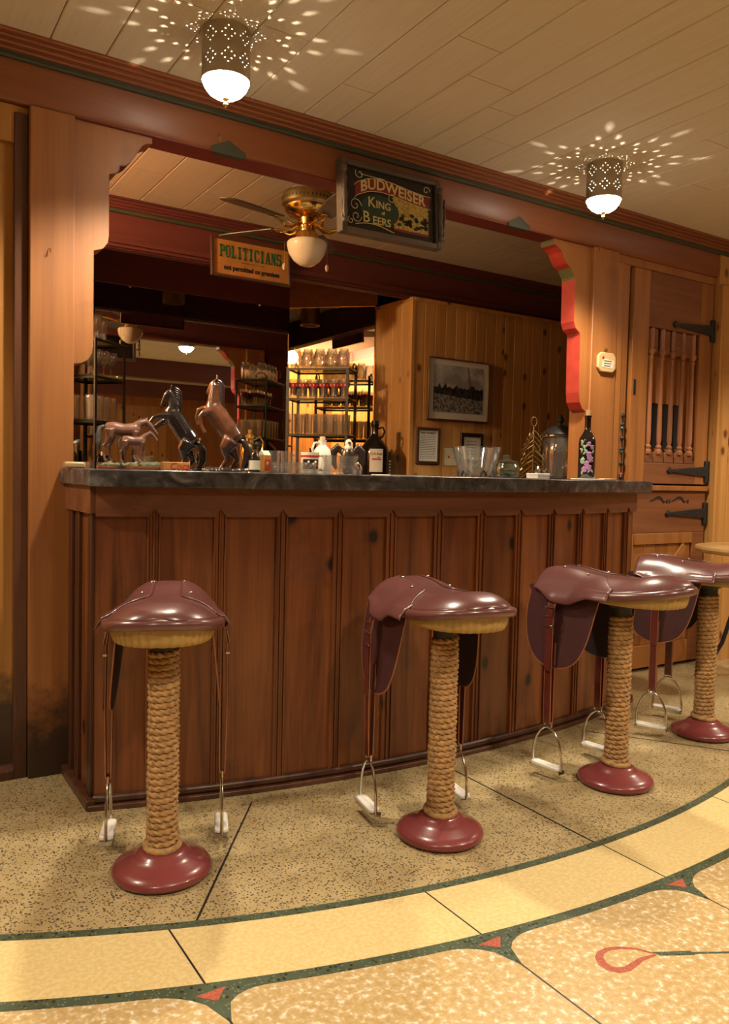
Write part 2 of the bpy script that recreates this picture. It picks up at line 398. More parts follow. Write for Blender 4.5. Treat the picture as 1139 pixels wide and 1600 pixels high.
# ================================================================== FLOOR
fl = struct(MB().box(-3.2, 6.6, -3.3, 5.6, -.06, 0).build('floor', 'terrazzo_outer', smooth=False), 'speckled tan terrazzo floor with inlaid bands', 'floor')
FX, FY = 1.865, 5.19
def ringpoly(R0, R1, a0, a1, n): return arc(FX, FY, R0, a0, a1, n)+arc(FX, FY, R1, a1, a0, n)
MB().prism(ringpoly(3.578, 3.606, -40, 40, 90), 'Z', 0, .0012).build('green_strip', 'terrazzo_green', fl, smooth=False)
MB().prism(ringpoly(3.826, 4.01, -40, 40, 90), 'Z', 0, .0010).build('green_strip', 'terrazzo_green', fl, smooth=False)
GX = [-.644, -.011, .622, 1.26, 1.888, 2.52, 3.15, 3.78]
def yarc(x, R): return FY-sqrt(R*R-(x-FX)**2)
for i in range(len(GX)-1):      # cream band, one panel between two dividers
    xa, xb = GX[i]+.0025, GX[i+1]-.0025; n = 12
    xs = [xa+(xb-xa)*k/n for k in range(n+1)]
    MB().prism([(x, yarc(x, 3.606)) for x in xs]+[(x, yarc(x, 3.826)) for x in reversed(xs)], 'Z', 0, .0011).build('band_panel', 'terrazzo_band', fl, smooth=False)
    # inner panel with rounded outer corners (long sweep of green at each end)
    pts = []
    for k in range(31):
        x = xa+(xb-xa)*k/30; y = yarc(x, 3.858)
        d = min(x-xa, xb-x); e = .12
        if d < e: y -= .105*(1-sqrt(max(0, 1-((e-d)/e)**2.2)))
        pts.append((x, y))
    MB().prism(pts+[(xb, .2), (xa, .2)], 'Z', 0, .0016).build('inner_panel', 'terrazzo_inner', fl, smooth=False)
for x in GX[1:-1]:
    MB().box(x-.0025, x+.0025, yarc(x, 3.826), yarc(x, 3.606), 0, .0008).build('divider', 'divider', fl, smooth=False)
    MB().box(x-.0025, x+.0025, .2, yarc(x, 3.945), 0, .0013).build('divider', 'divider', fl, smooth=False)
    ty = yarc(x, 3.852)
    MB().prism([(x-.034, ty-.004), (x+.034, ty-.004), (x+.002, ty-.040)], 'Z', 0, .0014).build('red_triangle', 'terrazzo_red', fl, smooth=False)
MB().box(1.877, 1.883, yarc(1.88, 3.578), 2.40, 0, .0008).build('divider', 'divider', fl, smooth=False)
for sx in (-1, 1):
    a = Vector((1.885+sx*1.199, 1.80, 0)); b_ = Vector((1.885+sx*.785, 2.385, 0)); d = (b_-a).normalized(); nn = Vector((-d.y, d.x, 0))*.003
    MB().prism([tuple((a-nn)[:2]), tuple((a+nn)[:2]), tuple((b_+nn)[:2]), tuple((b_-nn)[:2])], 'Z', 0, .0008).build('divider', 'divider', fl, smooth=False)
# lasso inlay: flat red loop with green whipping and tail
loop = [(1.557, 1.147), (1.535, 1.180), (1.505, 1.203), (1.475, 1.214), (1.450, 1.212), (1.432, 1.200), (1.421, 1.180), (1.422, 1.160), (1.434, 1.146), (1.455, 1.139), (1.485, 1.143), (1.515, 1.147), (1.557, 1.141)]
wid = [.003, .004, .005, .006, .008, .010, .011, .011, .010, .009, .008, .006, .003]
L_, R_ = [], []
for i, p in enumerate(loop):
    q0, q1 = Vector(loop[max(i-1, 0)]), Vector(loop[min(i+1, len(loop)-1)]); t = (q1-q0).normalized(); n_ = Vector((-t.y, t.x))*wid[i]
    L_.append(tuple(Vector(p)+n_)); R_.append(tuple(Vector(p)-n_))
mb = MB()
for i in range(len(loop)-1): mb.prism([L_[i], L_[i+1], R_[i+1], R_[i]], 'Z', .0014, .0020)
mb.build('lasso_loop', 'terrazzo_red', fl, smooth=False, label='red lasso loop inlaid in the terrazzo')
MB().prism([(1.556, 1.153), (1.563, 1.133), (1.636, 1.094), (1.640, 1.110)], 'Z', .0014, .0021).build('lasso_whipping', 'terrazzo_green', fl, smooth=False)
MB().prism([(1.636, 1.106), (1.634, 1.099), (1.90, .955), (1.903, .962)], 'Z', .0014, .0020).build('lasso_tail', 'terrazzo_green', fl, smooth=False)

# ================================================================== CEILING
ce = struct(MB().box(-3.2, 6.6, -3.3, 5.6, ZC+.008, ZC+.06).build('ceiling', 'joint_brown', smooth=False), 'cream plank ceiling with dark joints', 'ceiling')
CX = [-3.1, -2.6, -2.15, -1.7, -1.3, -.95, -.6, -.28, -.05, .17, .36, .548, .73, .945, 1.092, 1.267, 1.50, 1.645, 1.83, 2.05, 2.20, 2.395, 2.63, 2.76, 2.98, 3.14, 3.36, 3.52, 3.72, 3.93, 4.10, 4.30, 4.52, 4.75, 5.0, 5.3, 5.7, 6.1, 6.5]
ENDS = {.73: 2.41, 1.092: 2.387, 1.50: 2.566, 1.645: 2.08, 1.83: 2.257, 2.05: 2.40, 2.20: 2.62, 2.63: 2.419, 2.98: 2.102, 3.36: 2.445}
rnd = random.Random(3)
for i in range(len(CX)-1):
    xa, xb = CX[i]+.0015, CX[i+1]-.0015
    e = ENDS.get(CX[i]); cuts = [-3.25]
    if e is None: e = rnd.uniform(.1, 1.4)
    ys = sorted([e-2.9, e, 3.0, 3.0+rnd.uniform(.5, 1.2)]); ys = [y for y in ys if -3.2 < y < 5.3]
    ys = [-3.28]+ys+[5.55]
    for a, b_ in zip(ys[:-1], ys[1:]):
        MB().prism([(xa, ZC+.003), (xa+.003, ZC), (xb-.003, ZC), (xb, ZC+.003), (xb, ZC+.009), (xa, ZC+.009)], 'Y', a+.0015, b_-.0015).build('ceiling_plank', 'ceiling_plank', ce, smooth=False)

# ================================================================== FRONT WALL with posts, beam, brackets
wf = struct(MB().box(-3.2, .5, 3.00, W1, 0, ZC).build('wall_front', 'amber_wood', smooth=False), 'amber wood wall left of the bar opening', 'wall')
MB().box(.5, .648, W0, W1+.03, 0, 2.327).build('post', 'post_wood', wf, bevel=.004)
MB().box(3.281, 3.475, W0, W1+.03, 0, 2.327).build('post', 'post_wood', wf, bevel=.004)
MB().box(.455, .4995, W0+.022, 3.01, .0, 2.30).build('stile', 'bar_dark', wf, bevel=.003)  # dark wood paints in the shadow along the side of the recess
MB().box(-3.2, .4995, W0+.03, 3.01, 2.20, 2.325).build('rail', 'amber_wood', wf, bevel=.003)
MB().prism([(W0, 2.345), (W0+.012, 2.327), (W1, 2.327), (W1, ZC), (W0, ZC)], 'X', -3.2, 6.6).build('beam', 'beam_wood', wf, bevel=.002, label='long reddish wood beam over the bar opening')
MB().box(.648, 3.281, W0+.004, W1+.001, 2.3235, 2.3275).build('beam_soffit', 'dark_red_paint', wf, smooth=False, label='dark red painted underside of the beam')
MB().box(3.476, 6.6, W1-.001, W1+.02, 0, 2.40).build('inner_lining', 'maroon_upright', wf, smooth=False)
MB().box(-3.2, .60, W1-.001, W1+.02, 0, 2.40).build('inner_lining', 'pine', wf, smooth=False)
MB().box(-3.2, 6.6, W1-.001, W1+.012, 2.335, ZC).build('inner_lining', 'maroon_wood', wf, smooth=False)
for x in (1.22, 2.74):          # green chamfer stops painted on the beam's lower edge
    MB().prism([(x-.070, 2.3435), (x+.070, 2.3435), (x, 2.378)], 'Y', W0-.0015, W0+.004).build('chamfer_stop', 'dark_green_paint', wf, smooth=False)
    MB().prism([(x-.070, W0-.0014), (x+.070, W0-.0014), (x+.05, W0+.03), (x-.05, W0+.03)], 'Z', 2.3215, 2.3433).build('chamfer_stop', 'dark_green_paint', wf, smooth=False)
def bracket(pts, xpost, mat):
    poly = pts+[(xpost, pts[-1][1]), (xpost, pts[0][1])]
    MB().prism(poly, 'Y', W0+.022, W1).build('bracket', mat, wf, bevel=.0015, sharp=30)
    # painted edge band that follows the scrolled profile
    def band(a, b_, m):
        mb = MB(); s = 1 if xpost < 2 else -1
        for i in range(a, b_):
            (x0, z0), (x1, z1) = pts[i], pts[i+1]
            d = Vector((x1-x0, z1-z0)); nn = Vector((d.y, -d.x)).normalized()*.0022
            if (Vector((pts[i][0]-xpost, 0)).dot(Vector((nn.x, 0)))) < 0 and abs(nn.x) > 1e-4: nn = -nn
            if abs(nn.x) <= 1e-4 and nn.y > 0: nn = -nn
            mb.prism([(x0, z0), (x1, z1), (x1+nn.x, z1+nn.y), (x0+nn.x, z0+nn.y)], 'Y', W0+.0235, W1-.001)
        mb.build('bracket_edge', m, wf, smooth=False)
    return band
def smoothpts(p): return p
BL = [(.925, 2.327), (.925, 2.303), (.905, 2.298), (.888, 2.287), (.872, 2.262), (.858, 2.238), (.843, 2.216), (.826, 2.203), (.807, 2.199), (.805, 2.181), (.795, 2.168), (.771, 2.160), (.772, 1.945), (.768, 1.915), (.752, 1.892), (.719, 1.879), (.719, 1.540), (.714, 1.512), (.700, 1.489), (.678, 1.475), (.649, 1.470)]
BR = [(3.000, 2.327), (3.004, 2.296), (3.030, 2.288), (3.058, 2.268), (3.075, 2.240), (3.098, 2.214), (3.130, 2.199), (3.160, 2.158), (3.164, 2.143), (3.168, 1.925), (3.180, 1.893), (3.212, 1.872), (3.217, 1.858), (3.222, 1.560), (3.230, 1.510), (3.252, 1.475), (3.280, 1.460)]
band = bracket(BL, .649, 'post_wood'); band(0, 1, 'dark_red_paint'); band(2, 8, 'dark_red_paint'); band(8, 10, 'dark_green_paint')
band = bracket(BR, 3.2805, 'post_wood'); band(0, 1, 'green_paint'); band(1, 6, 'red_paint'); band(6, 8, 'green_paint'); band(8, 16, 'red_paint')
bb = struct(MB().prism([(W0+.022, 0), (W0+.022, .03), (W0+.035, .045), (3.0, .05), (3.0, 0)], 'X', -3.2, .4545).build('baseboard_front', 'bar_dark'), 'low dark baseboard left of the bar', 'baseboard')
# crown moulding in steps
def crown(name, y0, s, xa, xb, mats, label):
    root = bpy.data.objects.new(name, None); COL.objects.link(root); struct(root, label, 'moulding')
    prof = [(.0, .052, .095, .0), (.010, .064, .080, 0), (.020, .046, .060, 0), (.031, .030, .046, 0), (.043, .015, .030, 1)]
    zb = [0, .010, .021, .033, .045, .062]
    dp = [.086, .070, .053, .037, .020]
    for i in range(5):
        ya, yb = y0-s*dp[i], y0
        mb = MB().prism([(ya, ZC-zb[i]), (ya+s*.0, ZC-zb[i+1]+.004), (ya+s*.005, ZC-zb[i+1]), (yb, ZC-zb[i+1]), (yb, ZC-zb[i])], 'X', xa, xb)
        mb.build('moulding_strip' if i < 4 else 'green_fillet', mats[0] if i < 4 else mats[1], root, smooth=False)
    return root
crown('trim_1', W0, 1, -3.2, 6.6, ('beam_wood', 'dark_green_paint'), 'stepped crown moulding above the front beam')
# ================================================================== BAR ALCOVE
YH, YM, XS = 4.353, 5.249, 3.12
CXC = 1.965; XL = 2*CXC-XS
wb = struct(MB().box(-.6, 6.0, YH, YH+.09, 2.283, ZC).build('wall_back', 'maroon_wood', bevel=.003), 'dark maroon header beam across the back bar', 'wall')
MB().box(-.6, 6.0, YH-.014, YH+.001, 2.300, 2.330).build('header_bead', 'maroon_wood', wb, bevel=.006, seg=3)
for k in range(3): MB().box(-.6, 6.0, YH+.015+.022*k, YH+.028+.022*k, 2.277, 2.2835).build('header_flute', 'maroon_wood', wb, bevel=.002)
crown('trim_2', YH, 1, -.6, 6.0, ('maroon_wood', 'dark_green_paint'), 'stepped crown moulding above the back bar header')
MB().box(-.6, 6.0, YM+.012, YM+.08, 0, ZC).build('backing', 'maroon_upright', wb, smooth=False)
MB().box(2*CXC-2.656, 2.656, YM-.002, YM+.013, 2.29, ZC).build('upper_panel', 'maroon_wood', wb, smooth=False)
def slab45(xa, ya, xb, yb, z0, z1, th=.02):
    d = Vector((xb-xa, yb-ya)); nn = Vector((-d.y, d.x)).normalized()*th
    if nn.y < 0: nn = -nn
    return MB().prism([(xa, ya), (xb, yb), (xb+nn.x, yb+nn.y), (xa+nn.x, ya+nn.y)], 'Z', z0, z1)
for (xa, ya, xb, yb) in ((2.656, YM, XS, 4.79), (2*CXC-2.656, YM, XL, 4.79)):
    slab45(xa, ya, xb, yb, 2.296, ZC).build('corner_panel', 'door_dark', wb, smooth=False)
    slab45(xa, ya+.013, xb, yb+.013, 0, 2.296).build('corner_backing', 'maroon_upright', wb, smooth=False)
# pine boards: back wall right and left of the alcove, short returns
rndp = random.Random(5)
def pine_run(parent, p0, p1, z0, z1, width, th=.012, mat='pine', facing=(0, -1), depth=.02):
    p0, p1 = Vector(p0), Vector(p1); L = (p1-p0).length; d = (p1-p0).normalized(); n = max(1, round(L/width)); wv = L/n
    nf = Vector(facing)
    me = MB()
    g = .0025
    me.prism([(0+.0008, 0), (wv-.0008, 0), (wv-.0008, -th+.004), (wv-.0008-.004, -th), (.0008+.004, -th), (.0008, -th+.004)], 'Z', z0, z1)
    me = me.mesh('pine_board', smooth=False); me.materials.append(MATS[mat])
    ang = atan2(d.y, d.x)
    flip = (Vector((sin(ang), -cos(ang))).dot(nf) < 0)
    for i in range(n):
        o = place('pine_board', me, parent, (p0+d*wv*i).to_3d())
        o.rotation_euler = (0, 0, ang)
        if flip: o.location = (p0+d*wv*(i+1)).to_3d(); o.rotation_euler = (0, 0, ang+pi)
    return n
pr = struct(MB().box(XS, 6.0, YH+.001, YM+.08, 0, 2.285).build('wall_pine_right', 'pine', smooth=False), 'knotty pine board wall right of the back bar', 'wall')
pine_run(pr, (XS, YH), (5.9, YH), 0, 2.283, .0885)
pine_run(pr, (XS, YH), (XS, 4.79), 0, 2.283, .11, facing=(-1, 0))
MB().box(XS-.016, XS+.012, YH-.016, YH+.012, 0, 2.283).build('corner_strip', 'pine', pr, bevel=.002)
MB().box(XS, 6.0, YH-.02, YH-.011, 2.262, 2.2835).build('top_strip', 'pine', pr, bevel=.002)
MB().box(XS-.02, XS-.011, YH, 4.79, 2.262, 2.2835).build('top_strip', 'pine', pr, bevel=.002)
pl = struct(MB().box(-.6, XL, YH+.001, YM+.08, 0, 2.285).build('wall_pine_left', 'pine', smooth=False), 'knotty pine board wall left of the back bar', 'wall')
pine_run(pl, (-.5, YH), (XL, YH), 0, 2.283, .0885)
pine_run(pl, (XL, YH), (XL, 4.79), 0, 2.283, .11, facing=(1, 0))
pe = struct(MB().box(-.62, -.5, W1, YH+.1, 0, ZC).build('wall_bar_end', 'pine', smooth=False), 'pine end wall at the far left of the bar', 'wall')
pine_run(pe, (-.5, W1+.02), (-.5, YH-.01), 0, ZC-.01, .11, facing=(1, 0))
# mirrors
mr = MB().box(2*CXC-2.654, 2.654, YM-.004, YM+.004, .9, 2.29).build('wall_mirror', 'mirror_glass', smooth=False)
tag(mr, 'wide bar mirror behind the horse figurines', 'mirror')
MB().box(2*CXC-2.654, 2.654, YM-.0055, YM+.002, 2.288, 2.292).build('top_edge', 'steel', mr, smooth=False)
for x in (1.50, 2.42): MB().lathe([(.009, 0), (.009, .004), (.004, .008)], 12, M=Matrix.Translation((x, YM-.004, 2.286))@Matrix.Rotation(pi/2, 4, 'X')).build('mirror_clip', 'chrome', mr)
for k, (xa, ya, xb, yb) in enumerate(((2.656, YM-.004, XS-.012, 4.79), (2*CXC-2.656, YM-.004, XL+.012, 4.79))):
    mo = slab45(xa, ya, xb, yb, .9, 2.298, .004).build('corner_mirror', 'mirror_glass', smooth=False)
    tag(mo, ('tall corner mirror behind the rack of beer mugs beside the pine wall', 'tall corner mirror behind the rack half hidden by the left post')[k], 'mirror')
    slab45(xa-.001, ya-.003, xb, yb-.003, 2.294, 2.300, .006).build('top_edge', 'brass', mo, smooth=False)
    s = -1 if k == 0 else 1
    mm = Matrix.Translation((xa*.45+xb*.55, ya*.45+yb*.55-.004, 2.294))
    MB().ell((0, 0, 0), .010, .006, .008, M=mm).build('mirror_clip', 'chrome', mo)
    MB().box(min(xb, xb+s*.006), max(xb, xb+s*.006), yb-.012, yb+.0, .95, 2.298).build('side_edge', 'brass', mo, smooth=False)
# ================================================================== ROOM behind the camera (seen in the mirrors)
rr_ = struct(MB().box(-3.2, 6.6, -3.36, -3.3, 0, ZC).build('wall_rear', 'far_wood', smooth=False), 'orange wood wall at the rear of the room', 'wall')
pine_run(rr_, (2.6, -3.3), (4.6, -3.3), .2, 2.2, .14, facing=(0, 1))
struct(MB().box(-3.26, -3.2, -3.3, 5.6, 0, ZC).build('wall_left', 'far_wood', smooth=False), 'wood wall on the left side of the room', 'wall')
struct(MB().box(6.6, 6.66, -3.3, 5.6, 0, ZC).build('wall_right', 'far_wood', smooth=False), 'wood wall on the right side of the room', 'wall')
for k, y in enumerate((.30, -2.30)):
    struct(MB().box(-3.2, 6.6, y-.14, y, 2.275, ZC).build('trim_%d' % (3+k), 'maroon_wood', bevel=.004), 'dark maroon ceiling beam %s' % ('overhead in the room', 'near the rear wall')[k], 'beam')

# ================================================================== DOOR and right wall
d1 = thing('door_1', 'panelled dutch door with turned spindles and black strap hinges', 'door', (3.63, W0+.02, 0)); d1['kind'] = 'structure'
DW = .715       # door width
def dpart(name, mat, x0, x1, z0, z1, y0=0, y1=.035, bev=.003, label=None):
    return MB().box(x0, x1, y0, y1, z0, z1).build(name, mat, d1, bevel=bev, label=label)
dpart('stile', 'door_wood', 0, .135, 1.085, 2.28); dpart('stile', 'door_wood', .600, DW, 1.085, 2.28)
dpart('rail', 'door_dark', .136, .599, 1.97, 2.28); dpart('rail', 'door_dark', .136, .599, 1.085, 1.205)
dpart('ledge', 'door_wood', -.002, DW, 1.045, 1.075, -.018, .03)
dpart('top_rail', 'door_dark', 0, DW, .80, 1.043)
dpart('stile', 'door_wood', 0, .07, .02, .799); dpart('stile', 'door_dark', .60, DW, .02, .799)
dpart('rail', 'door_wood', .071, .599, .735, .799, -.004, .03); dpart('rail', 'door_wood', .071, .599, .02, .15)
for k in range(5): dpart('door_board', 'door_wood', .072+k*.1055, .072+k*.1055+.104, .151, .734, .012, .03, .003)
def bar2(name, mat, a, b_, wd, y0, y1, parent):
    a, b_ = Vector(a), Vector(b_); t = (b_-a).normalized(); n_ = Vector((-t.y, t.x))*wd/2
    return MB().prism([tuple(a-n_), tuple(a+n_), tuple(b_+n_), tuple(b_-n_)], 'Y', y0, y1).build(name, mat, parent, bevel=.002)
bar2('door_brace', 'door_wood', (.10, .22), (.53, .722), .05, -.004, .011, d1)
# spindle opening: flat sheet painted dark for the unlit hatch, back boards, arcade blocks
dpart('back_panel', 'door_wood', .136, .599, 1.55, 1.97, .045, .05, 0)
dpart('back_panel', 'door_wood', .136, .230, 1.206, 1.55, .045, .05, 0)
dpart('back_panel', 'door_wood', .520, .599, 1.206, 1.55, .045, .05, 0)
dpart('back_panel', 'door_wood', .231, .519, 1.206, 1.29, .045, .05, 0)
dpart('hatch_shade', 'shade_black', .23, .52, 1.29, 1.551, .055, .06, 0)
for k in range(4): dpart('carved_block', 'door_dark', .150+k*.108, .238+k*.108, 1.83, 1.969, .012, .03, .008)
for k in range(5): dpart('foot_block', 'door_dark', .142+k*.092, .228+k*.092, 1.206, 1.268, .012, .03, .004)
sp = MB().lathe([(.016, 1.255), (.020, 1.262), (.020, 1.275), (.012, 1.283), (.019, 1.297), (.010, 1.310), (.0145, 1.335), (.0145, 1.40), (.010, 1.79), (.016, 1.800), (.009, 1.812), (.021, 1.832), (.021, 1.846), (.014, 1.852), (.014, 1.968)], 16).mesh('spindle'); sp.materials.append(MATS['spindle_wood'])
for k in range(5): place('spindle', sp, d1, (.180+k*.094, .014, 0))
for zc in (2.005, 1.162, .912):  # strap hinges
    h = MB().prism([(.335, zc), (.36, zc+.022), (.365, zc+.008), (.69, zc+.030), (.69, zc-.030), (.365, zc-.008), (.36, zc-.022)], 'Y', -.012, -.001).build('strap_hinge', 'black_iron', d1, bevel=.002)
    MB().box(.688, .722, -.014, 0, zc-.065, zc+.065).build('hinge_leaf', 'black_iron', h, bevel=.002)
    for q in (.42, .52, .62): MB().ell((q, -.013, zc), .006, .004, .006, 8, 5).build('rivet', 'black_iron', h)
def scroll(x0):
    for k, (a, b_) in enumerate((((0, .0), (.10, .012)),)):
        pts = []
        up = [(0, .002), (.03, .012), (.06, .026), (.085, .028), (.105, .018), (.12, .0), (.14, -.006)]
        lo = [(.14, -.002), (.115, -.012), (.10, .004), (.08, .014), (.055, .012), (.03, .002), (0, -.004)]
        MB().prism([(x0+u, .985+v) for u, v in up+lo], 'Y', -.003, .004).build('scroll_carving', 'black_iron', d1, smooth=False)
scroll(.20); scroll(.39)
for q in (.352, .375, .545): MB().ell((q, 0, .985), .009, .004, .016, 10, 6).build('scroll_carving', 'black_iron', d1)
MB().box(.018, .034, -.004, .002, 1.58, 1.665).build('latch_plate', 'black_iron', d1, bevel=.001)
wr = struct(MB().box(4.36, 6.6, 2.945, W1, 0, ZC).build('wall_front_right', 'pine', smooth=False), 'pine board wall right of the dutch door', 'wall')
pine_run(wr, (4.358, 2.945), (6.4, 2.945), 0, 2.275, .125, th=.02)
MB().box(4.355, 4.375, 2.918, 2.95, 0, 2.28).build('corner_strip', 'pine', wr, bevel=.003)
MB().box(3.476, 6.6, W0+.092, W1, 0, ZC).build('lining', 'maroon_upright', wr, smooth=False)
MB().box(3.476, 4.36, W0+.018, W0+.06, 2.282, 2.327).build('door_header', 'post_wood', wr, bevel=.003)
MB().box(3.476, 3.535, W0+.012, W0+.06, 0, 2.281).build('door_jamb', 'door_wood', wr, bevel=.003)
MB().box(3.536, 3.590, W0+.02, W0+.06, 0, 2.281).build('door_jamb', 'door_wood', wr, bevel=.003)

# ================================================================== BAR
BX, BY, BRd = 1.93, 7.01, 4.6
bar = thing('bar_counter', 'curved dark wood bar front with vertical knotty panels', 'bar counter', (0, 0, 0))
def ax(a, R): return (BX+R*sin(radians(a)), BY-R*cos(radians(a)))
AE = 16.3; BZ0, BZ1 = .0, 1.044
batt = [-14.06+2.655*k for k in range(12)]
edges = [-AE]+batt+[AE]
n_a = 48
core = arc(BX, BY, BRd-.035, -AE, AE, n_a)
MB().prism(core+[(3.20, 2.945), (.66, 2.945)], 'Z', 0, BZ1).build('core', 'bar_dark', bar, smooth=False)
for i in range(len(edges)-1):   # each vertical panel
    a0, a1 = edges[i]+.02, edges[i+1]-.02
    pts = arc(BX, BY, BRd, a0, a1, 4)+arc(BX, BY, BRd-.036, a1, a0, 4)
    MB().prism(pts, 'Z', .03, .985).build('panel', 'bar_wood', bar, smooth=False)
me = MB()
for (u0_, u1_, dpt) in ((-.0215, -.0150, .012), (-.0145, -.0035, .006), (-.003, .003, .011), (.0035, .0145, .006), (.0150, .0215, .012)):
    me.box(u0_, u1_, -dpt, .004, .035, .992)
me = me.mesh('batten', smooth=False); me.materials.append(MATS['bar_wood'])
for a in batt:
    x, y = ax(a, BRd); o = place('batten', me, bar, (x, y, 0), radians(a), bevel=.002)
# frieze with little gothic notches over each batten
fz = MB(); fr_pts = []
top, bot, pk = BZ1, .948, .974
def notch_z(a):
    d = min(abs(a-q) for q in batt)*pi/180*BRd
    return bot+(pk-bot)*max(0, 1-d/.020)
aa = sorted(set([-AE+2*AE*i/96 for i in range(97)]+[q+s for q in batt for s in (-.25, 0, .25)]))
def frieze_surface(R): return [ax(a, R)+(notch_z(a),) for a in aa], [ax(a, R)+(top,) for a in aa]
lo0, hi0 = frieze_surface(BRd+.018); lo1, hi1 = frieze_surface(BRd-.02)
k = len(aa); vs = lo0+hi0+lo1+hi1; fs = []
for i in range(k-1):
    fs += [(i, i+1, k+i+1, k+i), (2*k+i, 3*k+i, 3*k+i+1, 2*k+i+1), (i, 2*k+i, 2*k+i+1, i+1)]
fs += [(0, k, 3*k, 2*k), (k-1, 3*k-1, 4*k-1, 2*k-1)]
fz.add(vs, fs); fz.build('frieze', 'bar_frieze', bar, sharp=20)
cl, cr_ = ax(-AE, BRd), ax(AE, BRd)
# end returns of the bar
for (c, s) in ((cl, -1), (cr_, 1)):
    MB().prism([(c[0], c[1]+.002), (c[0]-s*.012, c[1]+.002), (c[0]-s*.012, 2.948), (c[0], 2.948)], 'Z', .03, .96).build('end_panel', 'bar_wood', bar, smooth=False)
    MB().box(min(c[0], c[0]+s*.02), max(c[0], c[0]+s*.02), c[1]-.006, 2.948, .955, BZ1).build('end_frieze', 'bar_frieze', bar, bevel=.002)
    for yy in (c[1]+.03, c[1]+.20, 2.90): MB().box(min(c[0], c[0]+s*.012), max(c[0], c[0]+s*.012), yy-.022, yy+.022, .03, .955).build('end_batten', 'bar_dark', bar, bevel=.002)
    MB().box(min(c[0], c[0]+s*.03), max(c[0], c[0]+s*.03), c[1]-.02, 2.948, 0, .035).build('end_plinth', 'bar_dark', bar, bevel=.004)
mb = MB().prism(arc(BX, BY, BRd+.030, -AE-.25, AE+.25, 60)+arc(BX, BY, BRd-.01, AE, -AE, 60), 'Z', 0, .018); mb.build('plinth', 'bar_dark', bar, bevel=.003)
mb = MB().prism(arc(BX, BY, BRd+.017, -AE-.1, AE+.1, 60)+arc(BX, BY, BRd-.01, AE, -AE, 60), 'Z', .018, .045); mb.build('plinth_moulding', 'bar_dark', bar, bevel=.008)
# countertop
ov = .072; xl, xr = .602, 3.292
def ycirc(x, R): return BY-sqrt(R*R-(x-BX)**2)
fx = [xl+(xr-xl)*i/60 for i in range(61)]
poly = [(x, ycirc(x, BRd+ov)) for x in fx]+[(xr, 2.948), (3.28, 2.948), (3.28, 3.098), (3.62, 3.098), (3.62, 3.42), (.30, 3.42), (.30, 3.098), (.649, 3.098), (.649, 2.948), (xl, 2.948)]
ct = MB().prism(poly, 'Z', BZ1, 1.0985).build('countertop', 'countertop', bevel=.004)
tag(ct, 'grey marbled laminate countertop curving along the bar', 'countertop')
CT = 1.0985
MB().box(0, .065, -.02, .02, 0, .022).build('wood_block', 'plaque_wood', None, (.585, 2.80, CT), bevel=.006)
tag(bpy.data.objects['wood_block'], 'small pale wood block at the left end of the countertop', 'wood block')
# inner cabinet under the worktop and back counter in the alcove
ic = MB().prism([(.66, 2.95), (3.27, 2.95), (3.27, 3.10), (3.60, 3.10), (3.60, 3.38), (.32, 3.38), (.32, 3.10), (.66, 3.10)], 'Z', 0, BZ1-.001).build('under_counter_cabinet', 'bar_dark', bevel=.003)
tag(ic, 'dark wood cabinet behind the bar front under the countertop', 'cabinet')
bc = thing('back_counter', 'dark wood back counter below the bar mirrors', 'counter', (0, 0, 0))
bpoly = [(XL+.02, 4.36), (1.24, 4.40), (1.62, 4.78), (2.31, 4.78), (2.69, 4.40), (XS-.02, 4.36), (XS-.02, 4.775), (2.645, YM-.012), (2*CXC-2.645, YM-.012), (XL+.02, 4.775)]
MB().prism(bpoly, 'Z', 0, .97).build('cabinet_body', 'bar_dark', bc, smooth=False)
MB().prism([(x, y-(.02 if y < 4.7 or abs(y-4.78) < .001 else 0)) for x, y in bpoly], 'Z', .97, 1.0).build('counter_top', 'countertop', bc, smooth=False)
BC = 1.0

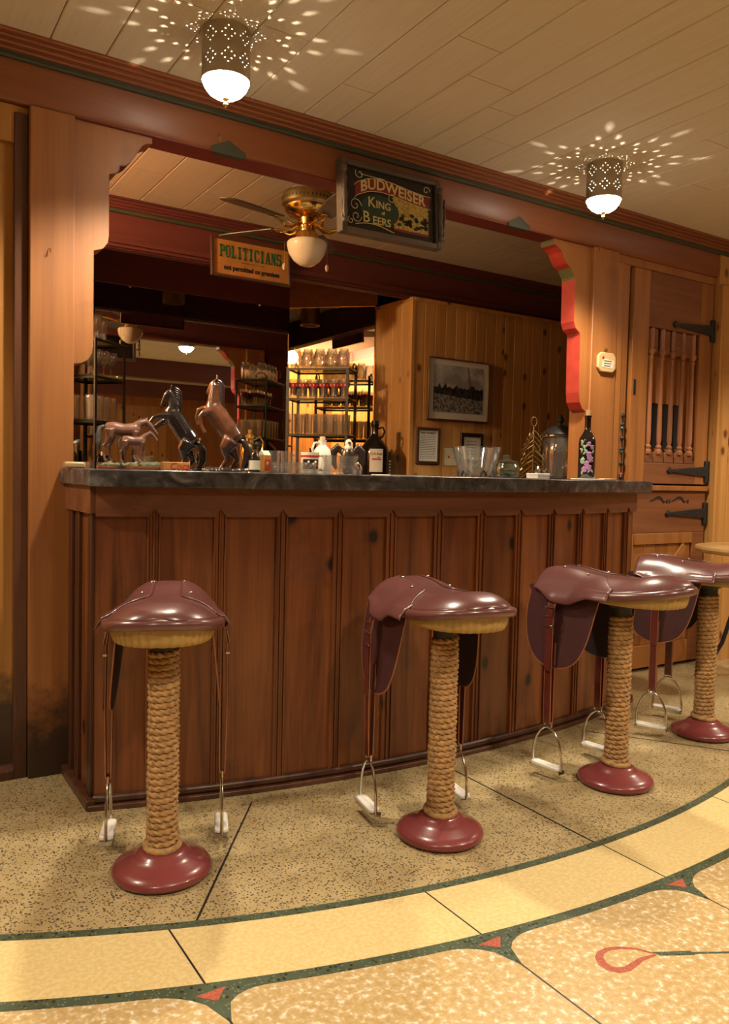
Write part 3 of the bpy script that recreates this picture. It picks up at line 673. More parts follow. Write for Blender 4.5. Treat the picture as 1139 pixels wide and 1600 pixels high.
# ================================================================== SADDLE STOOLS
def make_stool():
    t = thing('saddle_stool', 'x', 'bar stool', group='saddle bar stools along the bar')
    MB().lathe([(.0, .0), (.118, 0), (.130, .006), (.134, .016), (.130, .026), (.110, .036), (.085, .047), (.072, .055), (.066, .063), (.056, .068), (.045, .070), (0, .070)], 48).build('base', 'base_paint', t, sharp=60)
    MB().lathe([(.034, .05), (.034, .63)], 20).build('pole', 'dark_fitting', t)
    # rope wound round the pole: three-lobed twisted section swept along a helix
    turns, seg, cs = 31, 60, 15; r_h, rr = .0335, .0092; z0, z1 = .078, .612
    vs = []; fs = []; tot = turns*seg
    for i in range(tot+1):
        a = 2*pi*i/seg; z = z0+(z1-z0)*i/tot
        wob = .0008*sin(i*.013)+.0005*sin(i*.041)
        er = Vector((cos(a), sin(a), 0)); c = er*(r_h+wob)+Vector((0, 0, z))
        tw = a*r_h*2*pi/.055
        for k in range(cs):
            th = 2*pi*k/cs; rad = rr*(.62+.56*abs(cos(1.5*(th+tw))))
            vs.append(c+er*(cos(th)*rad)+Vector((0, 0, sin(th)*rad)))
    for i in range(tot):
        for k in range(cs): fs.append((i*cs+k, i*cs+(k+1) % cs, (i+1)*cs+(k+1) % cs, (i+1)*cs+k))
    m_ = MB().add(vs, fs)
    m_.tube([(.044*cos(2*pi*i/40), .044*sin(2*pi*i/40), .079+.004*sin(2*pi*i/40)) for i in range(40)], .010, 8, closed=True)
    m_.build('rope_wrap', 'rope', t, sharp=180)
    MB().lathe([(.036, .60), (.037, .64), (.055, .652), (.06, .690)], 20).build('collar', 'dark_fitting', t)
    # seat
    def wy(y): return .165*(max(0, 1-(abs(y)/.25)**2.5))**(1/2.5) if y < 0 else .165-.024*sstep(.0, .12, y)
    def zr(y): return .704+.034*(max(0, -y)/.25)**1.6-.012*sstep(.05, .25, y)
    def zt(y): return .748+.016*sstep(.06, .2, y)+.026*sstep(-.03, -.18, y)-.010*sstep(.25, .30, y)
    def e(y): return (max(0, 1-(abs(y)/.25)**5))**.5 if y < 0 else 1
    def sp(y, tt): return Vector((wy(y)*tt, y, zr(y)+(zt(y)-zr(y))*(1-abs(tt)**2.9)*e(y)))
    ys = lambda u: -.25+.54*(u**1.0) if u > .12 else -.25+.54*.12*(u/.12)**2
    MB().grid(lambda u, v: sp(ys(u), 2*v-1), 44, 30).build('saddle_seat', 'leather_seat', t, solid=.008, sharp=80)
    rim = [(wy(y)*1.0, y, zr(y)-.009) for y in [.10-.35*(1-cos(pi/2*i/22)) for i in range(23)]]
    rim = rim+[(-x, y, z) for x, y, z in reversed(rim[:-1])]
    rim = [(x*1.012, y*1.008, z) for x, y, z in rim]
    MB().tube(rim, .0150, 10).build('seat_roll', 'leather_seat', t, sharp=80)
    def under(u, v):
        th = 2*pi*v; k5 = min(5, int(u*5+.001)); s_ = [1.02, 1.01, .985, .95, .80, .45][k5]; rear = max(0, -sin(th)); ztop = .698+.028*rear**1.6; z = ztop+(.664-ztop)*[0, .35, .7, .95, 1.0, 1.0][k5]
        pl_ = 1+(.013*rear**2+.003)*sin(th*40)*(1 if .12 < u < .9 else .3)
        cx_, sx_ = cos(th), sin(th)
        rx = .150*abs(cx_)**.85*(1 if cx_ >= 0 else -1); ry = (.176 if sx_ < 0 else .150)*abs(sx_)**.85*(1 if sx_ >= 0 else -1)
        return Vector((rx*s_*pl_, -.055+ry*s_*pl_, z))
    MB().grid(under, 5, 204).build('seat_underside', 'mustard_leather', t, sharp=80)
    for s in (-1, 1):
        # jockey skirt that drapes over the front half of the seat with a wavy hem
        def low(y): return .648+.032*(sstep(.13, .03, y))+.042*sstep(.17, .29, y)
        def jk(u, v):
            y = -.045+.335*u
            if v < .55:
                lo_t = .30+.62*sstep(.30, -.0, u)+.0*u
                tt = lo_t+(1-lo_t)*(v/.55); p = sp(y, tt*s); return p+Vector((s*.005*(v/.55), 0, .0065))
            q = (v-.55)/.45; p = sp(y, s); zz = p.z+.0065+(low(y)-p.z-.0065)*q
            if zz > p.z: zz = p.z+.0065*(1-q)
            return Vector((p.x+s*(.005+.040*min(1, max(0, p.z+.0065-low(y))/.045)*sin(q*pi/2)), y, zz))
        j = MB().grid(jk, 30, 16).build('jockey_skirt', 'leather_seat', t, solid=.004, sharp=80)
        MB().ell((s*.052, .215, .770), .007, .007, .004, 10, 6).build('stud', 'chrome', j)
        MB().ell((s*.075, .10, .755), .005, .005, .003, 10, 6).build('stud', 'chrome', j)
        # big flap
        out = [(-.055, .715), (.0, .700), (.02, .64), (.035, .57), (.055, .50), (.085, .445), (.125, .418), (.18, .408), (.235, .418), (.28, .455), (.308, .52), (.315, .60), (.305, .67), (.285, .705)]
        sm = []
        for i in range(len(out)):
            p0, p1, p2, p3 = [Vector(out[(i+q) % len(out)]) for q in (-1, 0, 1, 2)]
            for k_ in range(4):
                f = k_/4; sm.append(.5*((2*p1)+(p2-p0)*f+(2*p0-5*p1+4*p2-p3)*f*f+(3*p1-p0-3*p2+p3)*f**3))
        fx_ = lambda y, z: s*(.140+.034*(.72-z)/.3)
        n_ = len(sm)
        vs = [(fx_(p.x, p.y), p.x, p.y) for p in sm]+[(fx_(p.x, p.y)-s*.004, p.x, p.y) for p in sm]
        fs = [tuple(range(n_)), tuple(range(2*n_-1, n_-1, -1))]+[(i, i+n_, (i+1) % n_+n_, (i+1) % n_) for i in range(n_)]
        fo = MB().add(vs, fs).build('flap', 'leather_flap', t, smooth=False)
        MB().add([(fx_(p.x, p.y)-s*.0045, p.x*.985+.002, p.y*.99+.004) for p in sm], [tuple(range(n_))]).build('flap_lining', 'leather_inside', fo, smooth=False)
        edge = [(fx_(p.x, p.y)-s*.002, p.x, p.y) for p in sm[4:-6]]
        MB().tube(edge, .0025, 6).build('flap_edge', 'leather_edge', fo)
        # stirrup leather, doubled, with buckle and loose tail
        ysr = .185
        path = [(s*.152, ysr, .690), (s*.174, ysr, .660), (s*.186, ysr, .635), (s*.194, ysr, .59), (s*.196, ysr, .40), (s*.193, ysr, .225)]+[(s*(.184+.009*cos(q)), ysr, .212-.012*sin(q)) for q in (.3, .8, 1.57, 2.3, 2.8)]+[(s*.175, ysr, .225), (s*.173, ysr, .40), (s*.172, ysr, .50)]
        st = MB().ribbon(path, .027, .0032).build('stirrup_leather', 'leather_strap', t)
        MB().ribbon([(s*.1905, ysr, .635), (s*.198, ysr, .59), (s*.2005, ysr, .47), (s*.203, ysr, .40)], .025, .003).build('strap_tail', 'leather_strap', st)
        for dy in (-.0140, .0140):
            MB().tube([(x, ysr+dy, z) for x, _, z in path], .0022, 5).build('strap_edge', 'leather_edge', st)
        bz = .616
        MB().tube([(s*.200, ysr-.020, bz-.016), (s*.200, ysr+.020, bz-.016), (s*.195, ysr+.020, bz+.016), (s*.195, ysr-.020, bz+.016)], .0028, 6, closed=True).build('buckle', 'chrome', st)
        MB().box(min(s*.190, s*.2035), max(s*.190, s*.2035), ysr-.0165, ysr+.0165, .560, .567).build('keeper', 'chrome', st, bevel=.001)
        # stirrup iron
        pts = [(-.062, .038), (-.063, .070), (-.060, .105), (-.048, .145), (-.030, .172), (-.013, .186), (0, .190), (.013, .186), (.030, .172), (.048, .145), (.060, .105), (.063, .070), (.062, .038)]
        xs_ = s*.184
        si = MB().tube([(xs_, ysr+y, z) for y, z in pts], [.0062, .0056, .005, .0046, .0046, .005, .006, .005, .0046, .0046, .005, .0056, .0062], 10)
        si.box(xs_-.019, xs_+.019, ysr-.066, ysr+.066, .028, .040); si.tube([(xs_, ysr-.016, .190), (xs_, ysr-.015, .206), (xs_, ysr+.015, .206), (xs_, ysr+.016, .190)], .004, 8)
        si = si.build('stirrup', 'chrome', t, bevel=.0)
        MB().prism([(-.022, -.052), (-.014, -.062), (.014, -.062), (.022, -.052), (.022, .052), (.014, .062), (-.014, .062), (-.022, .052)], 'Z', .0395, .052, M=Matrix.Translation((xs_, ysr, 0))).build('tread_pad', 'white_rubber', si, bevel=.003)
    for o in t.children_recursive:      # saddles are a little slimmer than they are long
        if o.name.split('.')[0] not in ('base', 'pole', 'rope_wrap', 'collar'):
            for v in o.data.vertices: v.co.x *= .885
    return t
st0 = make_stool()
SP = [(.697, 2.085, 'saddle stool nearest the left post, seen squarely from behind'),
      (1.502, 1.886, 'second saddle stool from the left post, before the middle of the bar'),
      (2.324, 1.906, 'third saddle stool from the left post, its wide flap facing the room'),
      (3.110, 2.089, 'farthest saddle stool, by the dutch door and the round table')]
for i, (x, y, lab) in enumerate(SP):
    o = st0 if i == 0 else copy_tree(st0)
    d = Vector((1.9-x, 5.2-y)); o.location = (x, y, 0); o.rotation_euler = (0, 0, atan2(d.y, d.x)-pi/2+radians((0, -3, 1, 4)[i])); o['label'] = lab

# ================================================================== CEILING LAMPS
def make_lamp():
    t = thing('ceiling_lamp', 'x', 'ceiling lamp', group='punched tin ceiling lamps')
    R, nA, nZ = .078, 96, 30; h = .158; dz = h/nZ
    holes = set()
    for cl_ in range(8):
        for zc in (22, 9):
            for du, dv in ((0, 4), (-2, 2), (2, 2), (-4, 0), (4, 0), (-2, -2), (2, -2), (0, -4)): holes.add(((cl_*12+6+du) % nA, zc+dv))
    mb = MB(); vs = []; fs = []
    P = lambda u, v: (R*cos(2*pi*u/nA), R*sin(2*pi*u/nA), -h+v*dz)
    for j in range(nZ+1):
        for i in range(nA): vs.append(P(i, j))
    for j in range(nZ):
        for i in range(nA):
            q = [j*nA+i, j*nA+(i+1) % nA, (j+1)*nA+(i+1) % nA, (j+1)*nA+i]
            if (i, j) not in holes: fs.append(tuple(q)); continue
            k = len(vs); oc = [(i+.5+.44*cos(a), j+.5+.44*sin(a)) for a in [pi*(-.875+.25*n) for n in range(8)]]
            vs += [P(u, v) for u, v in oc]
            fs += [(q[0], q[1], k+2, k+1), (q[1], q[2], k+4, k+3), (q[2], q[3], k+6, k+5), (q[3], q[0], k+0, k+7), (q[0], k+1, k+0), (q[1], k+3, k+2), (q[2], k+5, k+4), (q[3], k+7, k+6)]
    can = mb.add(vs, fs).build('tin_can', 'tin', t, sharp=60)
    MB().add([(x*.985, y*.985, z) for x, y, z in vs], fs).build('white_lining', 'white_enamel', can, sharp=60)
    MB().lathe([(R+.001, -h-.001), (R+.0025, -h+.002), (R+.001, -h+.005)], 48, cap=False).build('bottom_band', 'tin', can)
    MB().lathe([(0, -.001), (R, -.001)], 32, cap=False).build('top_plate', 'tin', can)
    MB().lathe([(R-.0015, -h+.006), (.075, -h-.004), (.068, -h-.020), (.055, -h-.036), (.036, -h-.048), (.014, -h-.054), (0, -h-.055)], 32, cap=False).build('glass_bowl', 'lamp_glow', t, sharp=80)
    fi = MB().lathe([(.012, -h-.053), (.008, -h-.058), (.004, -h-.062), (.008, -h-.068), (.009, -h-.074), (.005, -h-.082), (0, -h-.085)], 16).build('finial', 'brass_dull', t)
    for q in range(3):
        a = 2*pi*q/3+.6
        MB().tube([(.024*cos(a), .024*sin(a), -h-.050), (.018*cos(a), .018*sin(a), -h-.060), (.006*cos(a), .006*sin(a), -h-.066)], .0015, 6).build('finial_arm', 'brass_dull', fi)
    return t
lamp0 = make_lamp()
LP = [(1.016, 2.491, 'punched tin ceiling lamp above the first stool'), (2.856, 2.529, 'punched tin ceiling lamp before the bracket with red edges'),
      (-.82, 2.49, 'punched tin ceiling lamp outside the left post'),
      (4.72, 1.70, 'added punched tin ceiling lamp beyond the round table, brightening the door'),  # unseen extra lamp, added to brighten the dutch door
      (-.82, -.06, 'punched tin ceiling lamp behind the viewer, first of its row'), (1.016, -.06, 'punched tin ceiling lamp behind the viewer, second of its row'), (2.856, -.06, 'punched tin ceiling lamp behind the viewer, third of its row'), (4.70, -.06, 'punched tin ceiling lamp behind the viewer, fourth of its row')]
LROOTS = [lamp0]+[copy_tree(lamp0) for _ in LP[1:]]
for i, (x, y, lab) in enumerate(LP):
    o = LROOTS[i]
    o.location = (x, y, ZC); o['label'] = lab; o.rotation_euler = (0, 0, atan2(-y, -x)+pi/8+(0.05 if i == 0 else .0))
    ld = bpy.data.lights.new('bulb', 'POINT'); ld.energy = INNER; ld.color = LAMP; ld.shadow_soft_size = .0035
    lo = bpy.data.objects.new('bulb', ld); COL.objects.link(lo); lo.parent = o; lo.location = (0, 0, -.160)
    ld = bpy.data.lights.new('reflector_beam', 'SPOT'); ld.energy = DOWN; ld.color = LAMP; ld.shadow_soft_size = .05; ld.spot_size = radians(140); ld.spot_blend = .55
    lo = bpy.data.objects.new('reflector_beam', ld); COL.objects.link(lo); lo.parent = o; lo.location = (0, 0, -.25)

# ================================================================== CEILING FAN
FXp, FYp = 1.953, 3.673
fan = thing('ceiling_fan', 'brass ceiling fan with dark blades and a milk glass bowl', 'ceiling fan', (FXp, FYp, ZC))
MB().lathe([(0, 0), (.128, 0), (.132, -.008), (.132, -.052), (.126, -.060), (.120, -.066)], 48, cap=False).build('motor_housing', 'brass_dull', fan)
mo_ = MB().lathe([(.120, -.064), (.116, -.080), (.098, -.100), (.070, -.112), (.040, -.118), (.034, -.150), (.045, -.158), (.042, -.185), (.055, -.195), (.060, -.225), (.050, -.236)], 40, cap=False).build('motor_bell', 'brass', fan)
for k in range(40):
    a = 2*pi*k/40; MB().box(-.0035, .0035, -.001, .003, -.006, .006, M=Matrix.Translation((.1325*cos(a), .1325*sin(a), -.032))@Matrix.Rotation(a+pi/2, 4, 'Z')).build('vent_slot', 'dark_fitting', mo_, smooth=False)
MB().lathe([(.098, -.236), (.104, -.244), (.103, -.262), (.092, -.298), (.068, -.332), (.036, -.354), (0, -.362)], 40, cap=False).build('glass_bowl', 'white_glass', fan, sharp=80)
MB().lathe([(.0, -.232), (.06, -.232), (.10, -.238), (.098, -.246)], 32, cap=False).build('bowl_fitter', 'brass', fan)
for k in range(5):
    a = radians(-22+72*k); M_ = Matrix.Rotation(a, 4, 'Z')
    tilt = Matrix.Rotation(radians(-12), 4, 'X')
    bl = MB(); pr_ = []
    xs_ = [.19+.34*i/14 for i in range(15)]
    wid_ = [.045+.02*sstep(.19, .40, x) for x in xs_]
    up_ = [(x, w_*(1 if i < 13 else (.85, .5)[i-13])) for i, (x, w_) in enumerate(zip(xs_, wid_))]
    bl.prism(up_+[(x, -w_) for x, w_ in reversed(up_)], 'Z', -.003, .003, M=M_@Matrix.Translation((0, 0, -.150))@tilt)
    b_ = bl.build('blade', 'grey_wood', fan, bevel=.001)
    am = MB()
    for s in (-1, 1):
        am.tube([M_@Vector(p) for p in ((.050, s*.008, -.150), (.085, s*.026, -.172), (.120, s*.030, -.178), (.150, s*.016, -.166), (.195, s*.018, -.154), (.235, s*.026, -.153))], [.008, .007, .0065, .006, .0055, .003], 8)
    am.ell(M_@Vector((.20, 0, -.155)), .022, .022, .006, 12, 6)
    am.build('blade_arm', 'brass', b_)
for (dx, dy, ln) in ((.085, -.062, .12), (-.098, .06, .115)):
    pc = MB().tube([(dx, dy, -.23), (dx, dy, -.23-ln)], .0012, 6).build('pull_chain', 'brass', fan)
    MB().lathe([(.003, 0), (.009, -.008), (.010, -.02), (.006, -.034), (0, -.038)], 12, c=(dx, dy, -.23-ln)).build('pull_knob', 'plaque_wood', pc)

# ================================================================== SIGNS
def sign_root(name, label, loc, rz=0): return thing(name, label, 'sign', loc, rz)
sg = sign_root('beer_sign', 'framed black beer sign with a red banner hung on the beam', (1.70, 2.905, 2.108), radians(0))
SW, SH = .520, .305
sg.rotation_euler = (radians(-3), radians(-.8), 0)
for nm, x0, x1, z0, z1 in (('frame_side', 0, .026, 0, SH), ('frame_side', SW-.026, SW, 0, SH), ('frame_rail', .026, SW-.026, 0, .024), ('frame_rail', .026, SW-.026, SH-.022, SH)):
    MB().box(x0, x1, -.018, .03, z0, z1).build(nm, 'grey_wood', sg, bevel=.004)
MB().box(.026, SW-.026, -.002, .01, .024, SH-.022).build('sign_panel', 'sign_black', sg, smooth=False)
for xx in (.010, SW-.010):
    MB().lathe([(.004, .03), (.012, .035), (.012, .05), (.006, .058), (.012, .08), (.008, .12), (.013, .15), (.008, .18), (.012, .22), (.006, .243), (.012, .25), (.012, .268), (.004, .272)], 14, c=(xx, -.024, 0)).build('turned_pilaster', 'grey_wood', sg)
IW, IH = SW-.052, SH-.046
def S(u, v, d=0): return Vector((.026+u*IW, -.003-d, .024+v*IH))
def bc_(u): # banner centre line
    pts = [(.04, .50), (.12, .655), (.25, .755), (.38, .785), (.52, .765), (.68, .72), (.84, .685), (.97, .675)]
    for (a, b0), (c, d0) in zip(pts[:-1], pts[1:]):
        if u <= c: 
            f = (u-a)/(c-a); return b0+(d0-b0)*f
    return pts[-1][1]
def strip(name, us, lo, hi, mat, d):
    mb = MB(); n = len(us)-1
    for i in range(n):
        a, b_ = us[i], us[i+1]
        mb.add([S(a, lo(a), d), S(b_, lo(b_), d), S(b_, hi(b_), d), S(a, hi(a), d)], [(0, 1, 2, 3)])
    return mb.build(name, mat, sg, smooth=False)
U = [i/24 for i in range(25)]
strip('gold_field', [.52+.40*u for u in U], lambda u: .13, lambda u: bc_(u)-.06, 'sign_gold', .0004)
el = [(.37+.21*cos(2*pi*i/36), .37+.25*sin(2*pi*i/36)) for i in range(36)]
MB().add([S(u, v, .0008) for u, v in el], [tuple(range(36))]).build('green_oval', 'sign_green', sg, smooth=False)
strip('red_banner', [.10+.84*u for u in U], lambda u: bc_(u)-.10, lambda u: bc_(u)+.10, 'sign_red', .0012)
for sgn in (-.105, .105): strip('gold_line', [.09+.86*u for u in U], lambda u: bc_(u)+sgn-.006, lambda u: bc_(u)+sgn+.006, 'sign_letter', .0016)
strip('red_ribbon', [.52, .92], lambda u: .085, lambda u: .125, 'sign_red', .0014)
def on_banner(x, y, z):
    u = .52+x/IW; uu = max(.04, min(.97, u)); sl = (bc_(min(.97, uu+.01))-bc_(max(.04, uu-.01)))/.02
    return S(u, bc_(uu)+y/IH, .002+z)
text('lettering', 'BUDWEISER', .062, 'sign_letter', sg, on_banner, bold=.0012, xs=1.02)
for (bd, sz, u, v, sl) in (('K', .060, .275, .475, 0), ('ING', .044, .405, .455, -.10), ('of', .020, .40, .335, 0), ('B', .066, .215, .215, 0), ('EERS', .046, .385, .185, -.10)):
    text('lettering', bd, sz, 'sign_letter', sg, lambda x, y, z, u=u, v=v, sl=sl: S(u+x/IW, v+y/IH+sl*x, .002+z), bold=.0004)
def curl(c, r, turns, a0, s=1, tail=None):
    pts = [S(c[0]+s*r*(1-.8*i/20)*cos(a0+turns*2*pi*i/20)/IW, c[1]+r*(1-.8*i/20)*sin(a0+turns*2*pi*i/20)/IH, .002) for i in range(21)]
    MB().tube(pts, .0016, 5).build('scroll_line', 'sign_letter', sg)
curl((.10, .38), .030, 1.2, 0); curl((.11, .20), .026, -1.2, 0); curl((.15, .90), .022, 1.1, 2.5); curl((.90, .88), .020, 1.0, 0); curl((.50, .60), .022, 1.1, 1); curl((.05, .12), .016, 1.1, 2)
MB().tube([S(u, .90-.05*sin(u*14)*0-.02*(u-.2), .002) for u in (.16, .25, .34, .42)], .0014, 5).build('scroll_line', 'sign_letter', sg)
MB().tube([S(u, .075+.05*sin((u-.1)*9), .002) for u in [.1+.03*i for i in range(15)]], .0022, 5).build('scroll_line', 'sign_letter', sg)
rz_ = random.Random(2)
for k in range(26):     # engraved wagon team in the gold field
    u, v = .55+rz_.random()*.35, .17+rz_.random()*.22
    MB().add([S(u+(.010+.012*rz_.random())*cos(a)*1.6, v+(.02+.02*rz_.random())*sin(a), .0009) for a in [2*pi*q/7 for q in range(7)]], [tuple(range(7))]).build('engraved_shape', 'sign_black', sg, smooth=False)
hk = thing('turned_sign_hanger', 'small turned wooden spindle beside the beer sign', 'spindle', (2.255, 2.925, 2.195))
MB().lathe([(.0, -.03), (.007, -.025), (.004, -.015), (.008, 0), (.005, .02), (.010, .045), (.007, .06), (.011, .075), (.005, .10), (.008, .12), (.003, .135), (.006, .15), (0, .162)], 14).build('spindle_post', 'grey_wood', hk)
for z in (.03, .11): MB().box(-.03, 0, -.004, .025, z-.005, z+.005).build('spindle_arm', 'grey_wood', hk, bevel=.002)

ps = sign_root('politicians_sign', 'framed amber sign with green slab lettering on the maroon header', (1.69, YH-.030, 2.208))
ps.rotation_euler = (radians(-4), 0, 0)
PW, PH = .50, .226
for nm, x0, x1, z0, z1 in (('frame_side', 0, .014, 0, PH), ('frame_side', PW-.014, PW, 0, PH), ('frame_rail', .014, PW-.014, 0, .014), ('frame_rail', .014, PW-.014, PH-.014, PH)):
    MB().box(x0, x1, -.012, .012, z0, z1).build(nm, 'frame_wood', ps, bevel=.002)
MB().box(.014, PW-.014, -.004, .006, .014, PH-.014).build('sign_panel', 'plaque_amber', ps, smooth=False)
def slab_letter(ch, x, z, wd, h):
    mb = MB(); y0, y1 = -.0052, -.0040; s = wd*.34; q = h*.15
    B = lambda a, b_, c, d_: mb.box(x+a, x+b_, y0, y1, z+c, z+d_)
    def diag(a, b_, c, d_, tw): mb.prism([(x+a, z+b_), (x+a+tw, z+b_), (x+c+tw, z+d_), (x+c, z+d_)], 'Y', y0, y1)
    if ch == 'P': B(wd*.12, wd*.12+s, 0, h); B(0, wd*.5, 0, q); B(0, wd*.75, h-q, h); B(wd*.4, wd*.75, h*.42, h*.42+q); B(wd*.70, wd*.70+s, h*.45, h-q*.4)
    if ch == 'O': B(0, s, q, h-q); B(wd-s, wd, q, h-q); B(wd*.15, wd*.85, 0, q); B(wd*.15, wd*.85, h-q, h)
    if ch == 'L': B(wd*.12, wd*.12+s, 0, h); B(0, wd*.9, 0, q); B(0, wd*.5, h-q, h); B(wd*.78, wd*.92, 0, h*.35)
    if ch == 'I': B(wd*.5-s/2, wd*.5+s/2, 0, h); B(wd*.15, wd*.85, 0, q); B(wd*.15, wd*.85, h-q, h)
    if ch == 'T': B(wd*.5-s/2, wd*.5+s/2, 0, h); B(wd*.2, wd*.8, 0, q); B(0, wd, h-q, h); B(0, wd*.13, h*.68, h); B(wd*.87, wd, h*.68, h)
    if ch == 'C': B(0, s, q, h-q); B(wd*.15, wd*.9, 0, q); B(wd*.15, wd*.9, h-q, h); B(wd*.75, wd, q*.6, h*.32); B(wd*.75, wd, h*.68, h-q*.4)
    if ch == 'A': diag(0, 0, wd*.38, h, s*.8); diag(wd-s*.8, 0, wd*.42, h, s*.8); B(wd*.2, wd*.8, h*.25, h*.25+q*.8); B(-wd*.05, wd*.35, 0, q*.8); B(wd*.65, wd*1.05, 0, q*.8)
    if ch == 'N': B(wd*.08, wd*.08+s*.7, 0, h); B(wd*.92-s*.7, wd*.92, 0, h); diag(wd*.65, 0, wd*.08, h, s*.9); B(0, wd*.35, 0, q*.8); B(wd*.65, wd, h-q*.8, h); B(0, wd*.3, h-q*.8, h)
    if ch == 'S': B(wd*.1, wd*.9, 0, q); B(wd*.1, wd*.9, h-q, h); B(wd*.1, wd*.9, h*.45, h*.45+q); B(0, s, h*.5, h-q*.5); B(wd-s, wd, q*.5, h*.5); B(0, s*.7, 0, h*.3); B(wd-s*.7, wd, h*.7, h)
    return mb
xx = .052
for ch in 'POLITICIANS':
    wd = .0315 if ch != 'I' else .030
    slab_letter(ch, xx, .112, wd, .072).build('letter', 'plaque_green', ps, smooth=False); xx += .0357
text('lettering', 'not permitted on premises', .040, 'black_ink', ps, lambda x, y, z: Vector((.252+x, -.0046-z, .056+y)), bold=.0013, xs=.80)
for k in range(10):
    MB().box(.185+k*.015, .195+k*.015, -.0050, -.0040, .092, .096).build('small_dash', 'plaque_green', ps, smooth=False)

# ================================================================== pictures on the pine wall
YF = YH-.012
pc = thing('framed_photograph', 'framed grey photograph of a tree line over a field', 'picture', (3.24, YF, 1.483))
PWd, PHt = .533, .421
for nm, x0, x1, z0, z1 in (('frame_side', 0, .008, 0, PHt), ('frame_side', PWd-.008, PWd, 0, PHt), ('frame_rail', .008, PWd-.008, 0, .008), ('frame_rail', .008, PWd-.008, PHt-.008, PHt)):
    MB().box(x0, x1, -.022, 0, z0, z1).build(nm, 'brass_dull', pc, bevel=.001)
MB().box(.008, PWd-.008, -.012, -.002, .008, PHt-.008).build('mat_board', 'mat_grey', pc, smooth=False)
MB().box(.048, PWd-.048, -.0135, -.012, .19, PHt-.045).build('photo_sky', 'photo_sky', pc, smooth=False)
MB().box(.048, PWd-.048, -.0135, -.012, .055, .19).build('photo_field', 'photo_field', pc, smooth=False)
rz_ = random.Random(9); tops = [(.048+.437*i/26, .215+.038*(rz_.random())*(.4+sin(i*.7)**2)) for i in range(27)]
MB().prism([(PWd-.048, .150), (.048, .180)]+tops, 'Y', -.0142, -.012).build('photo_trees', 'photo_trees', pc, smooth=False)
MB().tube([(.34, -.0142, .372), (.35, -.0142, .30), (.365, -.0142, .24), (.385, -.0142, .16), (.41, -.0142, .06)], .0022, 5).build('photo_cable', 'photo_trees', pc)
def small_frame(name, label, x, z, wd, h, t_, fm='frame_wood', pm='white_paper'):
    f = thing(name, label, 'picture', (x, YF, z))
    for nm, x0, x1, z0, z1 in (('frame_side', 0, t_, 0, h), ('frame_side', wd-t_, wd, 0, h), ('frame_rail', t_, wd-t_, 0, t_), ('frame_rail', t_, wd-t_, h-t_, h)):
        MB().box(x0, x1, -.016, 0, z0, z1).build(nm, fm, f, bevel=.002)
    MB().box(t_, wd-t_, -.008, -.002, t_, h-t_).build('paper', pm, f, smooth=False)
    return f
f = small_frame('framed_notice', 'brown framed typed notice under the grey photograph', 3.16, 1.180, .197, .247, .020)
text('lettering', '"WHY WORRY?"', .018, 'black_ink', f, lambda x, y, z: Vector((.098+x, -.0083-z, .208+y)), bold=.0006, extrude=.0003)
rz_ = random.Random(4)
for k in range(14):
    x0 = .034+(.02 if k == 0 else 0); mb = MB()
    while x0 < .160:
        wv = rz_.uniform(.004, .016); mb.box(x0, min(.163, x0+wv), -.0086, -.0080, .188-k*.0115, .1912-k*.0115); x0 += wv+.0035
    o = mb.build('typed_line', 'black_ink', f, smooth=False); o['kind'] = 'stuff'
f = small_frame('small_dark_frame', 'small dark framed card behind the flared glass bowl', 3.54, 1.196, .200, .210, .026, 'statue_dark', 'aged_paper')
rz_ = random.Random(6)
for k in range(5):
    x0 = .055; mb = MB()
    while x0 < .14:
        wv = rz_.uniform(.006, .016); mb.box(x0, min(.145, x0+wv), -.0086, -.0080, .150-k*.022, .155-k*.022); x0 += wv+.005
    o = mb.build('typed_line', 'black_ink', f, smooth=False); o['kind'] = 'stuff'
sw = thing('light_switch', 'ivory double light switch plate on the pine wall', 'light switch', (3.46, YF, 1.234))
MB().box(-.058, .058, -.006, 0, -.060, .060).build('plate', 'ivory', sw, bevel=.002)
for s in (-.023, .023): MB().prism([(-.006, -.009), (-.016, .004), (-.006, .009)], 'X', s-.005, s+.005).build('toggle', 'red_ink' if s < 0 else 'ivory', sw, bevel=.001)
# plaque and hook on the right post
pq = thing('octagonal_plaque', 'small octagonal pale wood plaque hung on the right post', 'plaque', (3.385, W0-.001, 1.728))
o8 = [(-.068, -.030), (-.045, -.052), (.045, -.052), (.068, -.030), (.068, .030), (.045, .052), (-.045, .052), (-.068, .030)]
MB().prism(o8, 'Y', -.018, 0).build('plaque_board', 'plaque_wood', pq, bevel=.004)
MB().prism([(-.040, -.028), (.046, -.032), (.050, .012), (-.034, .018)], 'Y', -.0195, -.018).build('plaque_card', 'aged_paper', pq, smooth=False)
for k in range(3): MB().box(-.028, .034-.006*k, -.0202, -.0192, .004-k*.013, .008-k*.013).build('script_line', 'black_ink', pq, smooth=False)
MB().ell((-.034, -.019, .022), .009, .004, .009, 10, 6).build('berry', 'red_ink', pq)
MB().tube([(.010*cos(a), -.006, .064+.010*sin(a)) for a in [2*pi*i/14 for i in range(14)]], .0022, 6, closed=True).build('hanger_ring', 'brass_dull', pq)
def hook(name, label, loc, k=1.0):
    h = MB().tube([(0, .004, 0), (0, -.008, 0), (0, -.012, -.008), (0, -.010, -.022), (0, -.016, -.030), (0, -.024, -.024), (0, -.024, -.014)], .0022, 8, M=Matrix.Scale(k, 4)).build(name, 'brass', None, loc)
    tag(h, label, 'hook'); return h
hook('cup_hook', 'brass cup hook in the beam near the first lamp', (1.175, W0-.003, 2.385))
hook('cup_hook', 'bright cup hook at the top of the right post', (3.300, W0-.003, 2.330))
